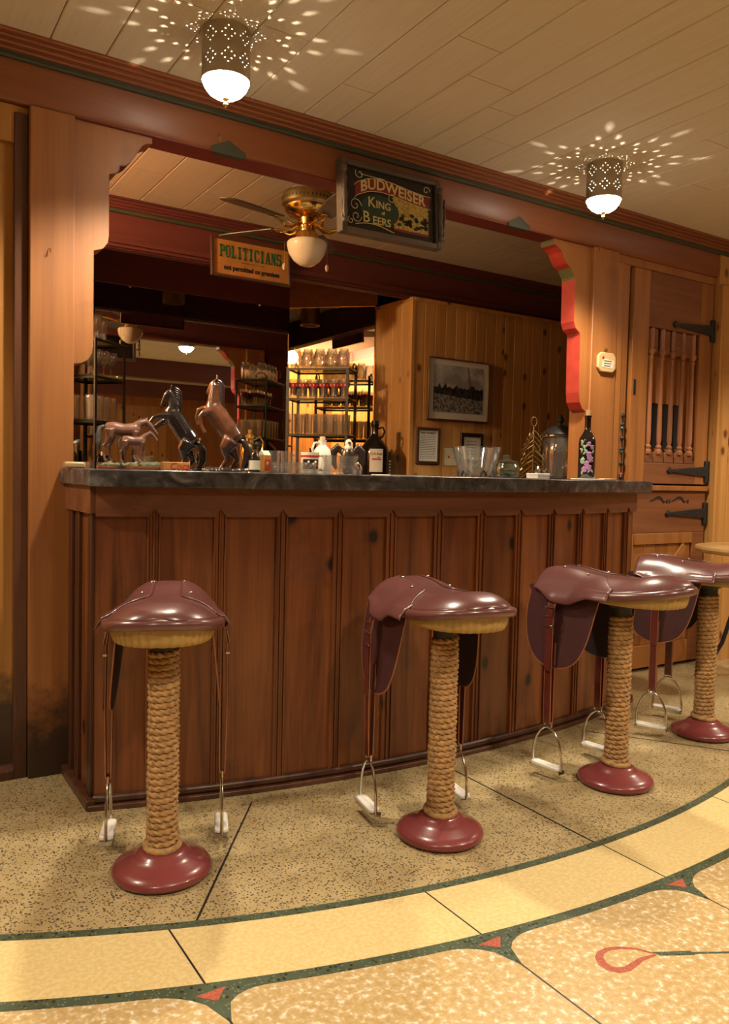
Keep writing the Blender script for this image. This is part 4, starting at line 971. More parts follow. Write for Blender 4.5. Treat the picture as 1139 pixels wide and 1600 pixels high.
hook('cup_hook', 'small screw hook halfway up the left post', (.565, W0-.002, 1.855), .6)

# bead string hanging beside the door
bs = thing('bead_string', 'string of dark glass beads hanging by the door jamb', 'bead string', (3.556, W0+.006, 0))
MB().tube([(0, 0, 1.46), (0, 0, .96)], .003, 6).build('cord', 'black_iron', bs)
for k, z in enumerate((1.455, 1.405, 1.385, 1.33, 1.27, 1.255, 1.19, 1.13, 1.115)):
    MB().ell((0, 0, z), .013, .010, .014, 12, 7).build('bead', ('black_plastic', 'black_plastic', 'bead_blue', 'black_plastic', 'black_plastic', 'bead_blue', 'black_plastic', 'bead_red', 'black_plastic')[k], bs)

# ================================================================== things on the countertop
def put(name, mb, mat, loc, label, cat, rz=0, group=None, **kw):
    o = mb.build(name, mat, None, loc, rz, **kw); return tag(o, label, cat, group)
# ---- horses
def limb(mb, pts, M=None, n=8, sy=1.0):
    mb.tube([Vector(p[:3]) for p in pts], [p[3] for p in pts], n, M=M, sy=sy)
def standing_horse(mb, s=1.0, M=None, head_low=0.0):
    """faces +x, hooves at z=0; body length about 1.0*s"""
    T = (M or Matrix())@Matrix.Scale(s, 4)
    limb(mb, [(-.46, 0, .80, .07), (-.40, 0, .80, .145), (-.25, 0, .80, .165), (-.05, 0, .765, .160), (.12, 0, .77, .165), (.27, 0, .80, .150), (.36, 0, .83, .09)], T, 12)
    limb(mb, [(.24, 0, .84, .125), (.36, 0, .98-head_low*.2, .098), (.47, 0, 1.07-head_low*.5, .075), (.53, 0, 1.10-head_low*.7, .062)], T, 10)
    limb(mb, [(.50, 0, 1.12-head_low*.7, .062), (.58, 0, 1.06-head_low*.8, .064), (.68, 0, .96-head_low, .045), (.755, 0, .88-head_low, .038), (.775, 0, .86-head_low, .026)], T, 10)
    for y in (-.035, .035): limb(mb, [(.50, y, 1.15-head_low*.7, .022), (.505, y, 1.205-head_low*.7, .016), (.515, y, 1.235-head_low*.7, .004)], T, 6)
    for y, dx in ((.085, .05), (-.085, -.05)):
        limb(mb, [(.25, y, .74, .09), (.25+dx*.5, y, .58, .062), (.25+dx, y, .40, .044), (.245+dx, y, .36, .046), (.24+dx*1.3, y, .15, .027), (.24+dx*1.3, y, .10, .033), (.265+dx*1.3, y, .04, .040), (.275+dx*1.3, y, .0, .045)], T, 8)
    for y, dx in ((.09, .07), (-.09, -.06)):
        limb(mb, [(-.34, y, .78, .13), (-.31+dx*.4, y, .60, .095), (-.38+dx*.8, y, .43, .052), (-.43+dx, y, .38, .045), (-.415+dx, y, .15, .029), (-.40+dx, y, .10, .034), (-.375+dx, y, .04, .040), (-.365+dx, y, 0, .045)], T, 8)
def mane_tail(mane, tail, T, head_low=0.0):
    for k in range(11):
        f = k/10; x, z = .26+.26*f, .95+.20*f-head_low*.6*f
        limb(mane, [(x, 0, z+.03, .020), (x-.03, .05, z-.02, .022), (x-.05, .08, z-.10, .012), (x-.06, .085, z-.14, .004)], T, 6)
    limb(tail, [(-.47, 0, .86, .03), (-.55, 0, .82, .048), (-.60, 0, .66, .060), (-.60, .01, .45, .055), (-.57, .02, .28, .015)], T, 8)
hs = thing('mare_and_foal_statue', 'brown mare and foal figurine on a grassy wooden base', 'figurine', (.845, 2.90, CT), radians(-16))
MB().lathe([(0, 0), (1, 0), (1.02, .006), (1.0, .012), (0, .012)], 40, M=Matrix.Diagonal((.125, .065, 1, 1))).build('wooden_base', 'bar_wood', hs)
g_ = MB()
rz_ = random.Random(8)
for k in range(46):
    a, r_ = rz_.random()*6.28, sqrt(rz_.random()); g_.ell((r_*.112*cos(a), r_*.054*sin(a), .014), .016+.010*rz_.random(), .012, .008+.010*rz_.random(), 8, 5)
remeshed(g_, 'grass_mound', 'statue_grass', hs, .004, 2)
M1 = Matrix.Translation((-.030, .014, .026))
mb = MB(); standing_horse(mb, .152, M1, .18); remeshed(mb, 'mare_body', 'statue_mare', hs, .0030, 3)
a_, b_ = MB(), MB(); mane_tail(a_, b_, M1@Matrix.Scale(.152, 4), .18)
a_.build('mare_mane', 'statue_grey', hs, sharp=80); b_.build('mare_tail', 'statue_grey', hs, sharp=80)
M2 = Matrix.Translation((.006, -.030, .024))
mb = MB(); standing_horse(mb, .102, M2, .05); remeshed(mb, 'foal_body', 'statue_mare', hs, .0026, 2)
b_ = MB(); limb(b_, [(-.47, 0, .86, .03), (-.53, 0, .78, .04), (-.55, 0, .62, .03), (-.54, 0, .50, .008)], M2@Matrix.Scale(.102, 4), 8); b_.build('foal_tail', 'statue_grey', hs, sharp=80)
def rearing(name, label, loc, rz, s, mats, voxel, head_turn):
    """rears up facing +x, hind hooves near the origin; height about 1.0*s"""
    t = thing(name, label, 'figurine', loc, rz); T = Matrix.Scale(s, 4)
    mb = MB()
    limb(mb, [(-.17, 0, .30, .05), (-.14, 0, .34, .105), (-.08, 0, .42, .115), (-.02, 0, .51, .108), (.04, 0, .60, .108), (.08, 0, .67, .095), (.10, 0, .72, .06)], T, 12)
    if head_turn == 'up':
        limb(mb, [(.06, 0, .66, .088), (.07, 0, .75, .070), (.065, 0, .84, .054), (.06, 0, .90, .045)], T, 10)
        limb(mb, [(.05, 0, .925, .042), (.085, -.02, .90, .043), (.125, -.05, .835, .032), (.14, -.06, .80, .026)], T, 10)
        ex, ez = .045, .955
    else:
        limb(mb, [(.06, 0, .66, .088), (.055, 0, .76, .074), (.075, 0, .85, .054), (.10, 0, .89, .045)], T, 10)
        limb(mb, [(.09, 0, .905, .042), (.13, 0, .86, .042), (.17, 0, .77, .030), (.185, 0, .73, .026)], T, 10)
        ex, ez = .085, .94
    for y in (-.024, .024): limb(mb, [(ex, y, ez-.01, .016), (ex-.005, y, ez+.025, .011), (ex, y, ez+.055, .003)], T, 6)
    fl_ = (((.09, .055, .62, .052), (.17, .060, .60, .036), (.205, .060, .56, .027), (.19, .060, .47, .020), (.165, .06, .42, .020), (.15, .06, .395, .024)),
           ((.09, -.055, .64, .052), (.18, -.060, .655, .036), (.235, -.060, .64, .027), (.26, -.060, .55, .020), (.245, -.06, .50, .020), (.23, -.06, .475, .024)))
    if head_turn != 'up':
        fl_ = (((.09, .055, .62, .052), (.20, .060, .62, .036), (.27, .060, .60, .027), (.33, .060, .53, .020), (.31, .06, .47, .020), (.29, .06, .45, .024)),
               ((.09, -.055, .60, .052), (.20, -.060, .54, .036), (.27, -.060, .49, .027), (.37, -.060, .52, .020), (.41, -.06, .56, .020), (.43, -.06, .58, .024)))
    for q in fl_: limb(mb, q, T, 8)
    for y, dx in ((.062, .06), (-.062, -.03)):
        limb(mb, [(-.12, y, .33, .098), (-.09+dx*.5, y, .24, .075), (-.13+dx, y, .155, .036), (-.145+dx, y, .13, .033), (-.09+dx, y, .06, .022), (-.08+dx, y, .035, .026), (-.055+dx, y, .0, .034)], T, 8)
    remeshed(mb, 'horse_body', mats[0], t, voxel, 3)
    mn = MB()
    for k in range(10):
        f = k/9; x, z = .045-.035*f*0+.01, .70+.23*f
        limb(mn, [(x-.01, 0, z+.02, .016), (x-.055, .015, z-.005, .020), (x-.085, .03, z-.05, .012), (x-.09, .035, z-.09, .003)], T, 6)
    mn.build('mane', mats[1], t, sharp=80)
    tl = MB(); limb(tl, [(-.18, 0, .33, .022), (-.24, 0, .32, .034), (-.285, 0, .24, .042), (-.28, 0, .12, .046), (-.23, 0, .02, .03)], T, 8); tl.build('tail', mats[1], t, sharp=80)
    gb = MB(); rz_ = random.Random(11)
    for k in range(26):
        a, r_ = rz_.random()*6.28, sqrt(rz_.random()); gb.ell((-.10+r_*.22*cos(a), r_*.13*sin(a), .0), .05+.03*rz_.random(), .045, .035+.025*rz_.random(), 7, 5, M=T)
    go = remeshed(gb, 'rock_base', mats[2], t, .004, 2)
    for v in go.data.vertices: v.co.z = max(v.co.z, 0.001)
    return t
rearing('rearing_horse_statue', 'rearing black horse figurine with flowing mane on the countertop', (1.045, 2.99, CT), pi-radians(18), .335, ('statue_black', 'statue_black', 'statue_black'), .0042, 'front')
rearing('rearing_horse_statue', 'glossy brown rearing horse figurine on the countertop', (1.165, 2.86, CT), pi-radians(28), .365, ('statue_brown', 'statue_dark', 'statue_dark'), .0042, 'up')
# cola box
bx_ = thing('cola_box', 'small orange wood box with red script beside the horse figurines', 'box', (.968, 2.80, CT), radians(-8))
MB().box(-.048, .048, -.03, .03, 0, .030).build('box_body', 'plaque_amber', bx_, bevel=.002)
text('lettering', 'Coca', .034, 'red_ink', bx_, lambda x, y, z: Vector((x+.012+.25*y, -.0302-z, .015+y)), extrude=.0004)
text('lettering', 'Cola', .012, 'red_ink', bx_, lambda x, y, z: Vector((x+.030+.25*y, -.0302-z, .004+y)), extrude=.0004)
# small dark bottle, orange carton, brass pitcher
bt = thing('miniature_bottle', 'small dark bottle with a round label beside the brown horse', 'bottle', (1.262, 2.76, CT))
MB().lathe([(0, 0), (.019, 0), (.021, .004), (.021, .05), (.016, .064), (.008, .074), (.007, .090), (0, .090)], 20).build('bottle_body', 'dark_bottle', bt)
MB().lathe([(.009, .088), (.009, .106), (0, .106)], 14).build('cap', 'black_plastic', bt)
MB().lathe([(.0216, .010), (.0216, .045)], 20, cap=False).build('bottle_label', 'aged_paper', bt)
MB().lathe([(.0086, .074), (.0082, .086)], 14, cap=False).build('neck_label', 'brass_dull', bt)
ca = thing('orange_carton', 'small orange and cream drink carton beside the miniature bottle', 'carton', (1.312, 2.78, CT), .3)
MB().box(-.018, .018, -.018, .018, 0, .066).build('carton_body', 'plaque_amber', ca, bevel=.002)
MB().prism([(-.018, .066), (.018, .066), (.004, .084), (-.004, .084)], 'X', -.018, .018).build('carton_gable', 'aged_paper', ca, bevel=.001)
MB().box(-.014, .014, -.0188, -.0178, .010, .050).build('carton_print', 'red_ink', ca, smooth=False)
MB().ell((0, -.0185, .032), .009, .0015, .011, 10, 6).build('carton_print', 'sign_gold', ca)
pt = thing('brass_pitcher', 'ornate brass pitcher behind the brown horse figurine', 'pitcher', (1.385, 3.08, CT))
MB().lathe([(0, 0), (.036, 0), (.030, .010), (.014, .020), (.030, .045), (.040, .075), (.034, .105), (.018, .122), (.016, .140), (.024, .152), (.0, .152)], 24).build('pitcher_body', 'brass', pt)
MB().tube([(.018, 0, .135), (.045, 0, .150), (.062, 0, .125), (.058, 0, .09), (.040, 0, .07)], .004, 8).build('pitcher_handle', 'brass', pt)
MB().lathe([(.012, .150), (.016, .156), (.005, .166), (.010, .176), (0, .186)], 14).build('pitcher_lid', 'brass', pt)
# glasses
def tumbler_mesh(r0, r1, h, th=.003, flutes=0, foot=.006):
    mb = MB(); n = 24
    prof = [(0, 0), (r0, 0), (r0*1.0+(r1-r0)*.3, h*.3), (r1, h), (r1-th, h), (r0*1.0+(r1-r0)*.3-th, h*.3), (r0-th, foot), (0, foot)]
    vs = []
    return mb.lathe(prof, n)
def gl(name, mb, loc, label, group, mat='clear_glass', rz=0):
    return put(name, mb, mat, loc, label, 'glass', rz, group, sharp=50)
gt = tumbler_mesh(.026, .030, .088).mesh('glass_tumbler', 50); gt.materials.append(MATS['clear_glass'])
for k, x in enumerate((1.395, 1.462)):
    o = place('glass_tumbler', gt, None, (x, 2.88+.0*k, CT)); tag(o, ('upright clear tumbler beside the orange carton', 'upright clear tumbler left of the white mug')[k], 'glass')
gs = tumbler_mesh(.020, .024, .042, .004, foot=.010).mesh('shot_glass', 50); gs.materials.append(MATS['clear_glass'])
for k in range(4):
    o = place('shot_glass', gs, None, (1.352+.051*k-.003*(k % 2), 2.755+.004*(k % 2), CT)); tag(o, 'low clear shot glass before the tumblers, %s in its row' % ('leftmost', 'second from left', 'third from left', 'rightmost')[k], 'glass', 'shot glasses on the countertop')
mg = thing('white_mug', 'white ceramic mug with a red stripe and dark print', 'mug', (1.552, 2.86, CT), radians(-10))
MB().lathe([(0, 0), (.036, 0), (.038, .004), (.038, .086), (.034, .086), (.034, .010), (0, .010)], 32).build('mug_body', 'white_glass', mg, sharp=50)
MB().tube([(.036, 0, .074), (.056, 0, .076), (.066, 0, .060), (.066, 0, .034), (.056, 0, .018), (.036, 0, .016)], .0062, 10).build('mug_handle', 'white_glass', mg)
MB().lathe([(.0386, .066), (.0386, .074)], 32, cap=False).build('red_stripe', 'red_ink', mg)
MB().lathe([(.0385, .018), (.0385, .058)], 16, cap=False, a0=-pi*.85, a1=-pi*.25).build('print', 'statue_dark', mg)
for k in range(7): MB().ell((.039*cos(-2.5+.25*k), .039*sin(-2.5+.25*k), .03+.008*(k % 3)), .005, .004, .006, 8, 5).build('print_figure', 'red_ink' if k % 3 == 0 else 'white_paper', mg)
def cut_mug(r, h):
    mb = MB(); n = 32
    prof = [(0, 0), (r*.95, 0), (r*1.05, h*.08), (r*1.1, h*.3), (r*1.0, h*.55), (r*.98, h), (r*.88, h), (r*.86, h*.15), (0, h*.12)]
    for j in range(1): mb.lathe(prof, n)
    return mb
for k, (x, y) in enumerate(((1.590, 2.735), (1.675, 2.76))):
    o = put('cut_glass_mug', cut_mug(.036, .074), 'clear_glass', (x, y, CT), ('squat cut glass tumbler right of the white mug', 'squat cut glass tumbler behind the rack post, before the eagle')[k], 'glass', sharp=30)
jg = thing('ceramic_jug', 'pale grey ceramic jug behind the white mug', 'jug', (1.70, 3.02, CT))
MB().lathe([(0, 0), (.034, 0), (.040, .02), (.042, .07), (.034, .105), (.018, .122), (.016, .138), (.019, .146), (0, .146)], 28).build('jug_body', 'mat_grey', jg)
MB().lathe([(.012, .144), (.012, .160), (0, .162)], 14).build('jug_stopper', 'cork', jg)
MB().tube([(-.016, 0, .134), (-.040, 0, .132), (-.050, 0, .105), (-.042, 0, .080)], .005, 8).build('jug_handle', 'mat_grey', jg)
# eagle decanter
eg = thing('eagle_decanter', 'dark eagle shaped decanter with a white head', 'decanter', (1.880, 3.10, CT), radians(-20))
mb = MB(); mb.ell((0, 0, .07), .034, .030, .062); mb.ell((0, -.004, .025), .030, .026, .03)
for s in (-1, 1):
    mb.tube([(s*.02, .008, .095), (s*.050, .012, .125), (s*.066, .014, .105), (s*.066, .014, .06), (s*.052, .012, .02)], [.014, .018, .020, .018, .006], 8, sy=.6)
remeshed(mb, 'eagle_body', 'statue_dark', eg, .004, 2)
mb = MB(); mb.ell((0, -.004, .140), .017, .019, .020); mb.ell((0, -.004, .120), .021, .021, .016); remeshed(mb, 'eagle_head', 'white_glass', eg, .003, 2)
MB().tube([(0, -.020, .142), (0, -.032, .138), (0, -.036, .128)], [.007, .005, .001], 8).build('eagle_beak', 'brass', eg)
for k, (dx, r_, h, m_) in enumerate(((-.16, .030, .115, 'dark_bottle'), (-.085, .026, .135, 'dark_bottle'), (.115, .026, .12, 'statue_dark'))):
    o = put('stout_bottle', MB().lathe([(0, 0), (r_, 0), (r_, h*.55), (r_*.8, h*.68), (r_*.35, h*.78), (r_*.33, h*.95), (r_*.42, h), (0, h)], 20), m_, (1.900+dx, 3.19+.03*k, CT),
            ('stout dark bottle left of the eagle decanter', 'taller dark bottle close behind the eagle decanter', 'slim dark bottle right of the eagle decanter')[k], 'bottle')
po = thing('dried_flower_cup', 'small cup of dried flowers before the eagle decanter', 'cup', (1.755, 2.82, CT))
MB().lathe([(0, 0), (.018, 0), (.024, .03), (.021, .03), (.016, .004), (0, .004)], 18).build('cup_body', 'clear_glass', po)
rz_ = random.Random(1)
for k in range(14):
    a = rz_.random()*6.28; r_ = .018*rz_.random()
    MB().ell((r_*cos(a), r_*sin(a), .022+.025*rz_.random()), .007, .007, .006, 7, 5).build('dried_flower', ('ivory', 'cork', 'statue_dark', 'ivory', 'red_ink')[k % 5], po)
# big wine jug, phone
wj = thing('wine_jug', 'big dark wine jug with a cream label and ring handle', 'bottle', (2.885, 4.42, BC))
MB().lathe([(0, 0), (.090, 0), (.096, .01), (.096, .24), (.086, .285), (.055, .325), (.028, .352), (.022, .37), (.022, .415), (.026, .42), (.026, .432), (0, .432)], 36).build('jug_body', 'dark_bottle', wj)
MB().lathe([(.025, .425), (.025, .455), (0, .456)], 18).build('screw_cap', 'black_plastic', wj)
MB().tube([(.022+.0, -.0, .405), (.050, -.012, .412), (.062, -.014, .385), (.050, -.012, .352), (.032, -.006, .345)], .007, 8, M=Matrix.Rotation(-.5, 4, 'Z')).build('ring_handle', 'dark_bottle', wj)
aF = atan2(-4.42, -2.885)   # towards the room
LW = .46
MB().lathe([(.0972, .118), (.0972, .268)], 20, cap=False, a0=aF-LW+.12, a1=aF+LW+.12).build('wine_label', 'aged_paper', wj)
def onjug(x, y, z, zc):
    a = aF+.12+x/.098; return Vector(((.0978+z)*cos(a), (.0978+z)*sin(a), zc+y))
text('lettering', 'Carlo Rossi', .030, 'black_ink', wj, lambda x, y, z: onjug(x+.2*y, y, z, .236), extrude=.0004, xs=.55)
text('lettering', 'Carlo', .002, 'black_ink', wj, lambda x, y, z: onjug(x, y, z, .20), extrude=.0002) if False else None
MB().lathe([(.0978, .196), (.0978, .206)], 12, cap=False, a0=aF+.12-.30, a1=aF+.12+.34).build('label_stripe', 'red_ink', wj)
MB().lathe([(.0979, .210), (.0979, .216)], 8, cap=False, a0=aF+.12+.05, a1=aF+.12+.26).build('label_stripe', 'red_ink', wj)
ph = thing('cordless_phone', 'black cordless phone standing between wine jug and pine wall', 'phone', (3.045, 4.52, BC), radians(-30))
MB().box(-.028, .028, -.016, .016, .0, .26).build('handset', 'black_plastic', ph, bevel=.006)
MB().box(-.030, -.012, -.014, .018, .10, .30).build('antenna_side', 'ivory', ph, bevel=.004)
kb = MB().box(-.007, .007, -.0185, -.0155, 0, .010).mesh('key_button', smooth=False); kb.materials.append(MATS['mat_grey'])
for r_ in range(5):
    for c_ in range(3): place('key_button', kb, ph, (-.010+.0165*c_, 0, .105+.021*r_))
# papers, flared bowl, jar, wire tree, big jar, tin, bottle
put('paper_sheet', MB().box(-.10, .10, -.06, .06, 0, .003), 'white_paper', (1.86, 2.66, CT), 'white paper lying on the middle of the countertop', 'paper', rz=.1)
fb = thing('flared_glass_bowl', 'flared clear glass bowl with dark leaf feet on the countertop', 'bowl', (2.341, 2.75, CT))
MB().lathe([(0, .006), (.070, .006), (.078, .020), (.112, .135), (.109, .135), (.074, .022), (.066, .011), (0, .011)], 40).build('bowl_body', 'clear_glass', fb, sharp=50)
for k in range(6):
    a = 2*pi*k/6+.2
    MB().tube([(.085*cos(a+d_), .085*sin(a+d_), z) for d_, z in ((-.18, .004), (-.10, .020), (0, .030), (.10, .022), (.18, .006), (.08, .010))], .0045, 7).build('leaf_foot', 'black_iron', fb)
MB().ell((.03, 0, .085), .006, .006, .006, 8, 5).build('pink_gem', 'pink_petal', fb)
sn = thing('small_snifter', 'small clear snifter standing in the flared bowl', 'glass', (2.331, 2.745, CT+.0115))
MB().lathe([(0, 0), (.020, 0), (.004, .006), (.004, .022), (.022, .040), (.026, .058), (.020, .078), (.018, .078), (.023, .058), (.019, .042), (0, .026)], 24).build('snifter_body', 'clear_glass', sn, sharp=50)
jr = thing('green_glass_jar', 'squat green glass jar with a knobbed lid', 'jar', (2.565, 2.80, CT))
MB().lathe([(0, 0), (.055, 0), (.060, .008), (.060, .055), (.052, .064), (.052, .068), (.049, .068), (.055, .054), (.055, .010), (0, .006)], 32).build('jar_body', 'green_glass', jr, sharp=50)
MB().lathe([(0, .070), (.055, .070), (.055, .076), (.030, .086), (.012, .092), (.016, .100), (.012, .108), (0, .110)], 28).build('jar_lid', 'green_glass', jr, sharp=50)
for k in range(9):
    a = k*2.4; MB().ell((.034*cos(a), .034*sin(a), .016+.006*(k % 2)), .014, .010, .008, 8, 5).build('mint_candy', 'dark_fitting', jr)
wt = thing('wire_tree', 'brass wire tree ornament with looped branches', 'ornament', (2.755, 2.82, CT))
MB().lathe([(0, 0), (.030, 0), (.030, .004), (.004, .006)], 20).build('tree_foot', 'brass_dull', wt)
MB().tube([(0, 0, 0), (0, 0, .255)], .0028, 8).build('tree_stem', 'brass_dull', wt)
MB().tube([(.018*cos(a), 0, .275+.022*sin(a)) for a in [2*pi*i/16 for i in range(16)]], .0022, 6, closed=True).build('tree_top_ring', 'brass_dull', wt)
for k in range(9):
    z = .235-.024*k; ln = .040+.0065*k
    for s in (-1, 1):
        a = .5*((k*37) % 7-3)/3
        P_ = [(0, 0, z), (s*ln*.5, .02*a, z-.020), (s*ln, .03*a, z-.045), (s*ln*1.12, .03*a, z-.030), (s*ln*.95, .025*a, z-.018), (s*ln*.8, .02*a, z-.030)]
        MB().tube(P_, .0018, 6).build('branch', 'brass_dull', wt)
gj = thing('lidded_glass_urn', 'large glass jar with a black domed lid behind the right post', 'jar', (3.365, 3.235, CT))
MB().lathe([(0, 0), (.085, 0), (.095, .01), (.098, .13), (.095, .235), (.082, .250), (.079, .250), (.091, .233), (.094, .13), (.091, .014), (0, .010)], 40).build('urn_body', 'clear_glass', gj, sharp=50)
MB().lathe([(.100, .246), (.104, .252), (.098, .262), (.070, .285), (.038, .300), (.014, .306), (.010, .315), (.020, .326), (.022, .340), (.012, .352), (.014, .358), (0, .366)], 32).build('urn_lid', 'black_iron', gj)
MB().lathe([(.097, .236), (.101, .240), (.101, .248)], 32, cap=False).build('urn_rim', 'chrome', gj)
tn = thing('white_tin', 'low white box standing at the front of the countertop', 'box', (2.59, 2.615, CT), radians(14))
MB().box(-.050, .050, -.030, .030, 0, .020).build('tin_body', 'white_paper', tn, bevel=.002)
MB().box(-.051, .051, -.031, .031, .014, .024).build('tin_lid', 'white_rubber', tn, bevel=.002)
sk = thing('small_salt_shaker', 'tiny glass shaker behind the low white box', 'shaker', (2.650, 2.68, CT))
MB().lathe([(0, 0), (.014, 0), (.014, .038), (.010, .044), (0, .044)], 16).build('shaker_body', 'clear_glass', sk); MB().lathe([(.011, .043), (.012, .050), (.006, .056), (0, .057)], 14).build('shaker_cap', 'chrome', sk)
put('folded_napkin', MB().box(-.09, .09, -.05, .05, 0, .005), 'white_paper', (2.965, 2.660, CT), 'white folded napkin under the painted bottle', 'napkin', rz=.35, bevel=.002)
put('wooden_coaster', MB().box(-.030, .030, -.030, .030, 0, .009), 'plaque_wood', (3.090, 2.650, CT), 'pale wooden coaster beside the painted bottle', 'coaster', rz=.2, bevel=.003)
fbq = thing('painted_bottle', 'corked black wine bottle painted with purple roses', 'bottle', (2.965, 2.672, CT+.005))
MB().lathe([(0, 0), (.038, 0), (.040, .004), (.040, .175), (.036, .195), (.024, .215), (.016, .232), (.0145, .245), (.0145, .292), (.017, .294), (.017, .303), (0, .303)], 32).build('bottle_body', 'dark_bottle', fbq)
MB().lathe([(.0125, .302), (.0135, .330), (0, .331)], 16).build('cork', 'cork', fbq)
aB = atan2(-2.672, -2.965)
rz_ = random.Random(12)
for k, (da, z) in enumerate(((-.25, .045), (.35, .052), (.05, .072), (-.5, .085), (.55, .092), (.30, .115), (.65, .150), (.25, .165))):
    a = aB+da; r_ = .0155 if k < 6 else .012
    for q in range(7):
        b2 = 2*pi*q/7; rr2 = r_*.55 if q else 0
        MB().ell((0, 0, 0), .0022, r_*.42, r_*.42, 8, 5, M=Matrix.Rotation(a+rr2*cos(b2)/.04, 4, 'Z')@Matrix.Translation((.0398, 0, z+rr2*sin(b2)))).build('rose_petal', 'purple_petal' if k != 3 else 'mint_leaf', fbq)
for k in range(18):
    a = aB+rz_.uniform(-.75, .8); z = .03+.15*rz_.random()
    MB().ell((0, 0, 0), .0016, .005, .011, 8, 5, M=Matrix.Rotation(a, 4, 'Z')@Matrix.Translation((.0396, 0, z))@Matrix.Rotation(rz_.uniform(-1, 1), 4, 'X')).build('painted_leaf', 'mint_leaf', fbq)

# ================================================================== GLASS RACKS
def rack(label, cx, cy, rz, name='glass_rack', W2=.205):
    t = thing(name, label, 'rack', (cx, cy, BC), rz)     # local: x along the front, +y towards the mirror
    D2 = .12
    for sx in (-1, 1):
        MB().box(sx*W2-.010, sx*W2+.010, -D2-.004, -D2+.004, 0, .80).build('front_post', 'black_iron', t, bevel=.001)
        MB().box(sx*W2-.010, sx*W2+.010, D2-.004, D2+.004, 0, .83).build('rear_post', 'black_iron', t, bevel=.001)
        pts = [(sx*(W2+.0), D2, .82), (sx*(W2+.005), D2-.02, .845), (sx*W2, D2-.06, .85), (sx*W2, D2-.085, .83), (sx*W2, D2-.075, .812)]
        MB().tube(pts, .005, 8).build('scroll_end', 'black_iron', t)
    for z in (.36, .60, .80):
        for y in (-D2, D2): MB().box(-W2, W2, y-.003, y+.003, z-.014, z-.002).build('shelf_rail', 'black_iron', t, bevel=.001)
        for sx in (-1, 1): MB().box(sx*W2-.003, sx*W2+.003, -D2, D2, z-.014, z-.002).build('shelf_rail', 'black_iron', t, bevel=.001)
        MB().box(-W2-.015, W2+.015, -D2-.01, D2+.01, z-.002, z+.004).build('glass_shelf', 'green_glass', t, smooth=False)
    return t
def barrel_mug():
    prof = [(0, 0), (.036, 0), (.043, .012), (.046, .045), (.046, .085), (.040, .108), (.034, .116), (.034, .128), (.030, .128), (.030, .116), (.036, .104), (.042, .082), (.042, .045), (.038, .016), (0, .012)]
    mb = MB().lathe(prof, 28)
    for i, v in enumerate(mb.v):        # thumbprint dimples
        a = atan2(v[1], v[0]); r_ = sqrt(v[0]**2+v[1]**2)
        if r_ > .041 and .01 < v[2] < .11: k_ = 1-.10*(.5+.5*cos(a*9))*(.5+.5*cos(v[2]*160)); mb.v[i] = (v[0]*k_, v[1]*k_, v[2])
    mb.tube([(.044, 0, .095), (.066, 0, .098), (.076, 0, .075), (.074, 0, .045), (.060, 0, .026), (.044, 0, .026)], .0055, 8)
    return mb
mm_ = MB(); _q = barrel_mug(); mm_.v = [(x*.87, y*.87, z) for x, y, z in _q.v]; mm_.f = _q.f; mm_ = mm_.mesh('beer_mug', 50); mm_.materials.append(MATS['rack_glass'])
cg = MB().lathe([(0, 0), (.026, 0), (.027, .01), (.024, .03), (.027, .07), (.033, .105), (.034, .125), (.0315, .125), (.030, .104), (.0245, .070), (.0215, .03), (.024, .012), (0, .012)], 24).mesh('cola_glass', 50); cg.materials.append(MATS['rack_glass'])
cfill = MB().lathe([(0, .020), (.0212, .021), (.0205, .032), (.0240, .072), (.0285, .100), (0, .100)], 20).mesh('dark_inner', 60); cfill.materials.append(MATS['cola'])
clab = MB().lathe([(.0295, .070), (.0335, .098)], 24, cap=False).mesh('red_logo_band', 60); clab.materials.append(MATS['coke_red'])
cscr = MB()
for k in range(8): cscr.box(-.002, .002, -.0005, .0005, -.004, .004, M=Matrix.Rotation(k*pi/4+.2, 4, 'Z')@Matrix.Translation((0, -.0325, .084))@Matrix.Rotation(.25, 4, 'X')@Matrix.Scale(1.6, 4))
cscr = cscr.mesh('white_script', smooth=False); cscr.materials.append(MATS['white_paper'])
ft = MB()
prof = [(0, 0), (.026, 0), (.0275, .010), (.028, .06), (.032, .135), (.0295, .135), (.0255, .06), (.0245, .014), (0, .014)]
ft.lathe(prof, 28)
for i, v in enumerate(ft.v):
    r_ = sqrt(v[0]**2+v[1]**2); a = atan2(v[1], v[0])
    if r_ > .0262 and v[2] < .10: k_ = 1-.05*(i % 2); ft.v[i] = (v[0]*k_, v[1]*k_, v[2])
ft = ft.mesh('fluted_tumbler', 20); ft.materials.append(MATS['rack_glass'])
wg = MB().lathe([(0, 0), (.030, 0), (.028, .003), (.004, .008), (.0035, .060), (.010, .068), (.032, .090), (.036, .120), (.031, .150), (.029, .150), (.034, .120), (.030, .092), (.008, .072), (0, .070)], 24).mesh('wine_glass', 50); wg.materials.append(MATS['rack_glass'])
ORD = ('leftmost', 'second', 'third', 'fourth', 'fifth', 'sixth', 'seventh', 'eighth')
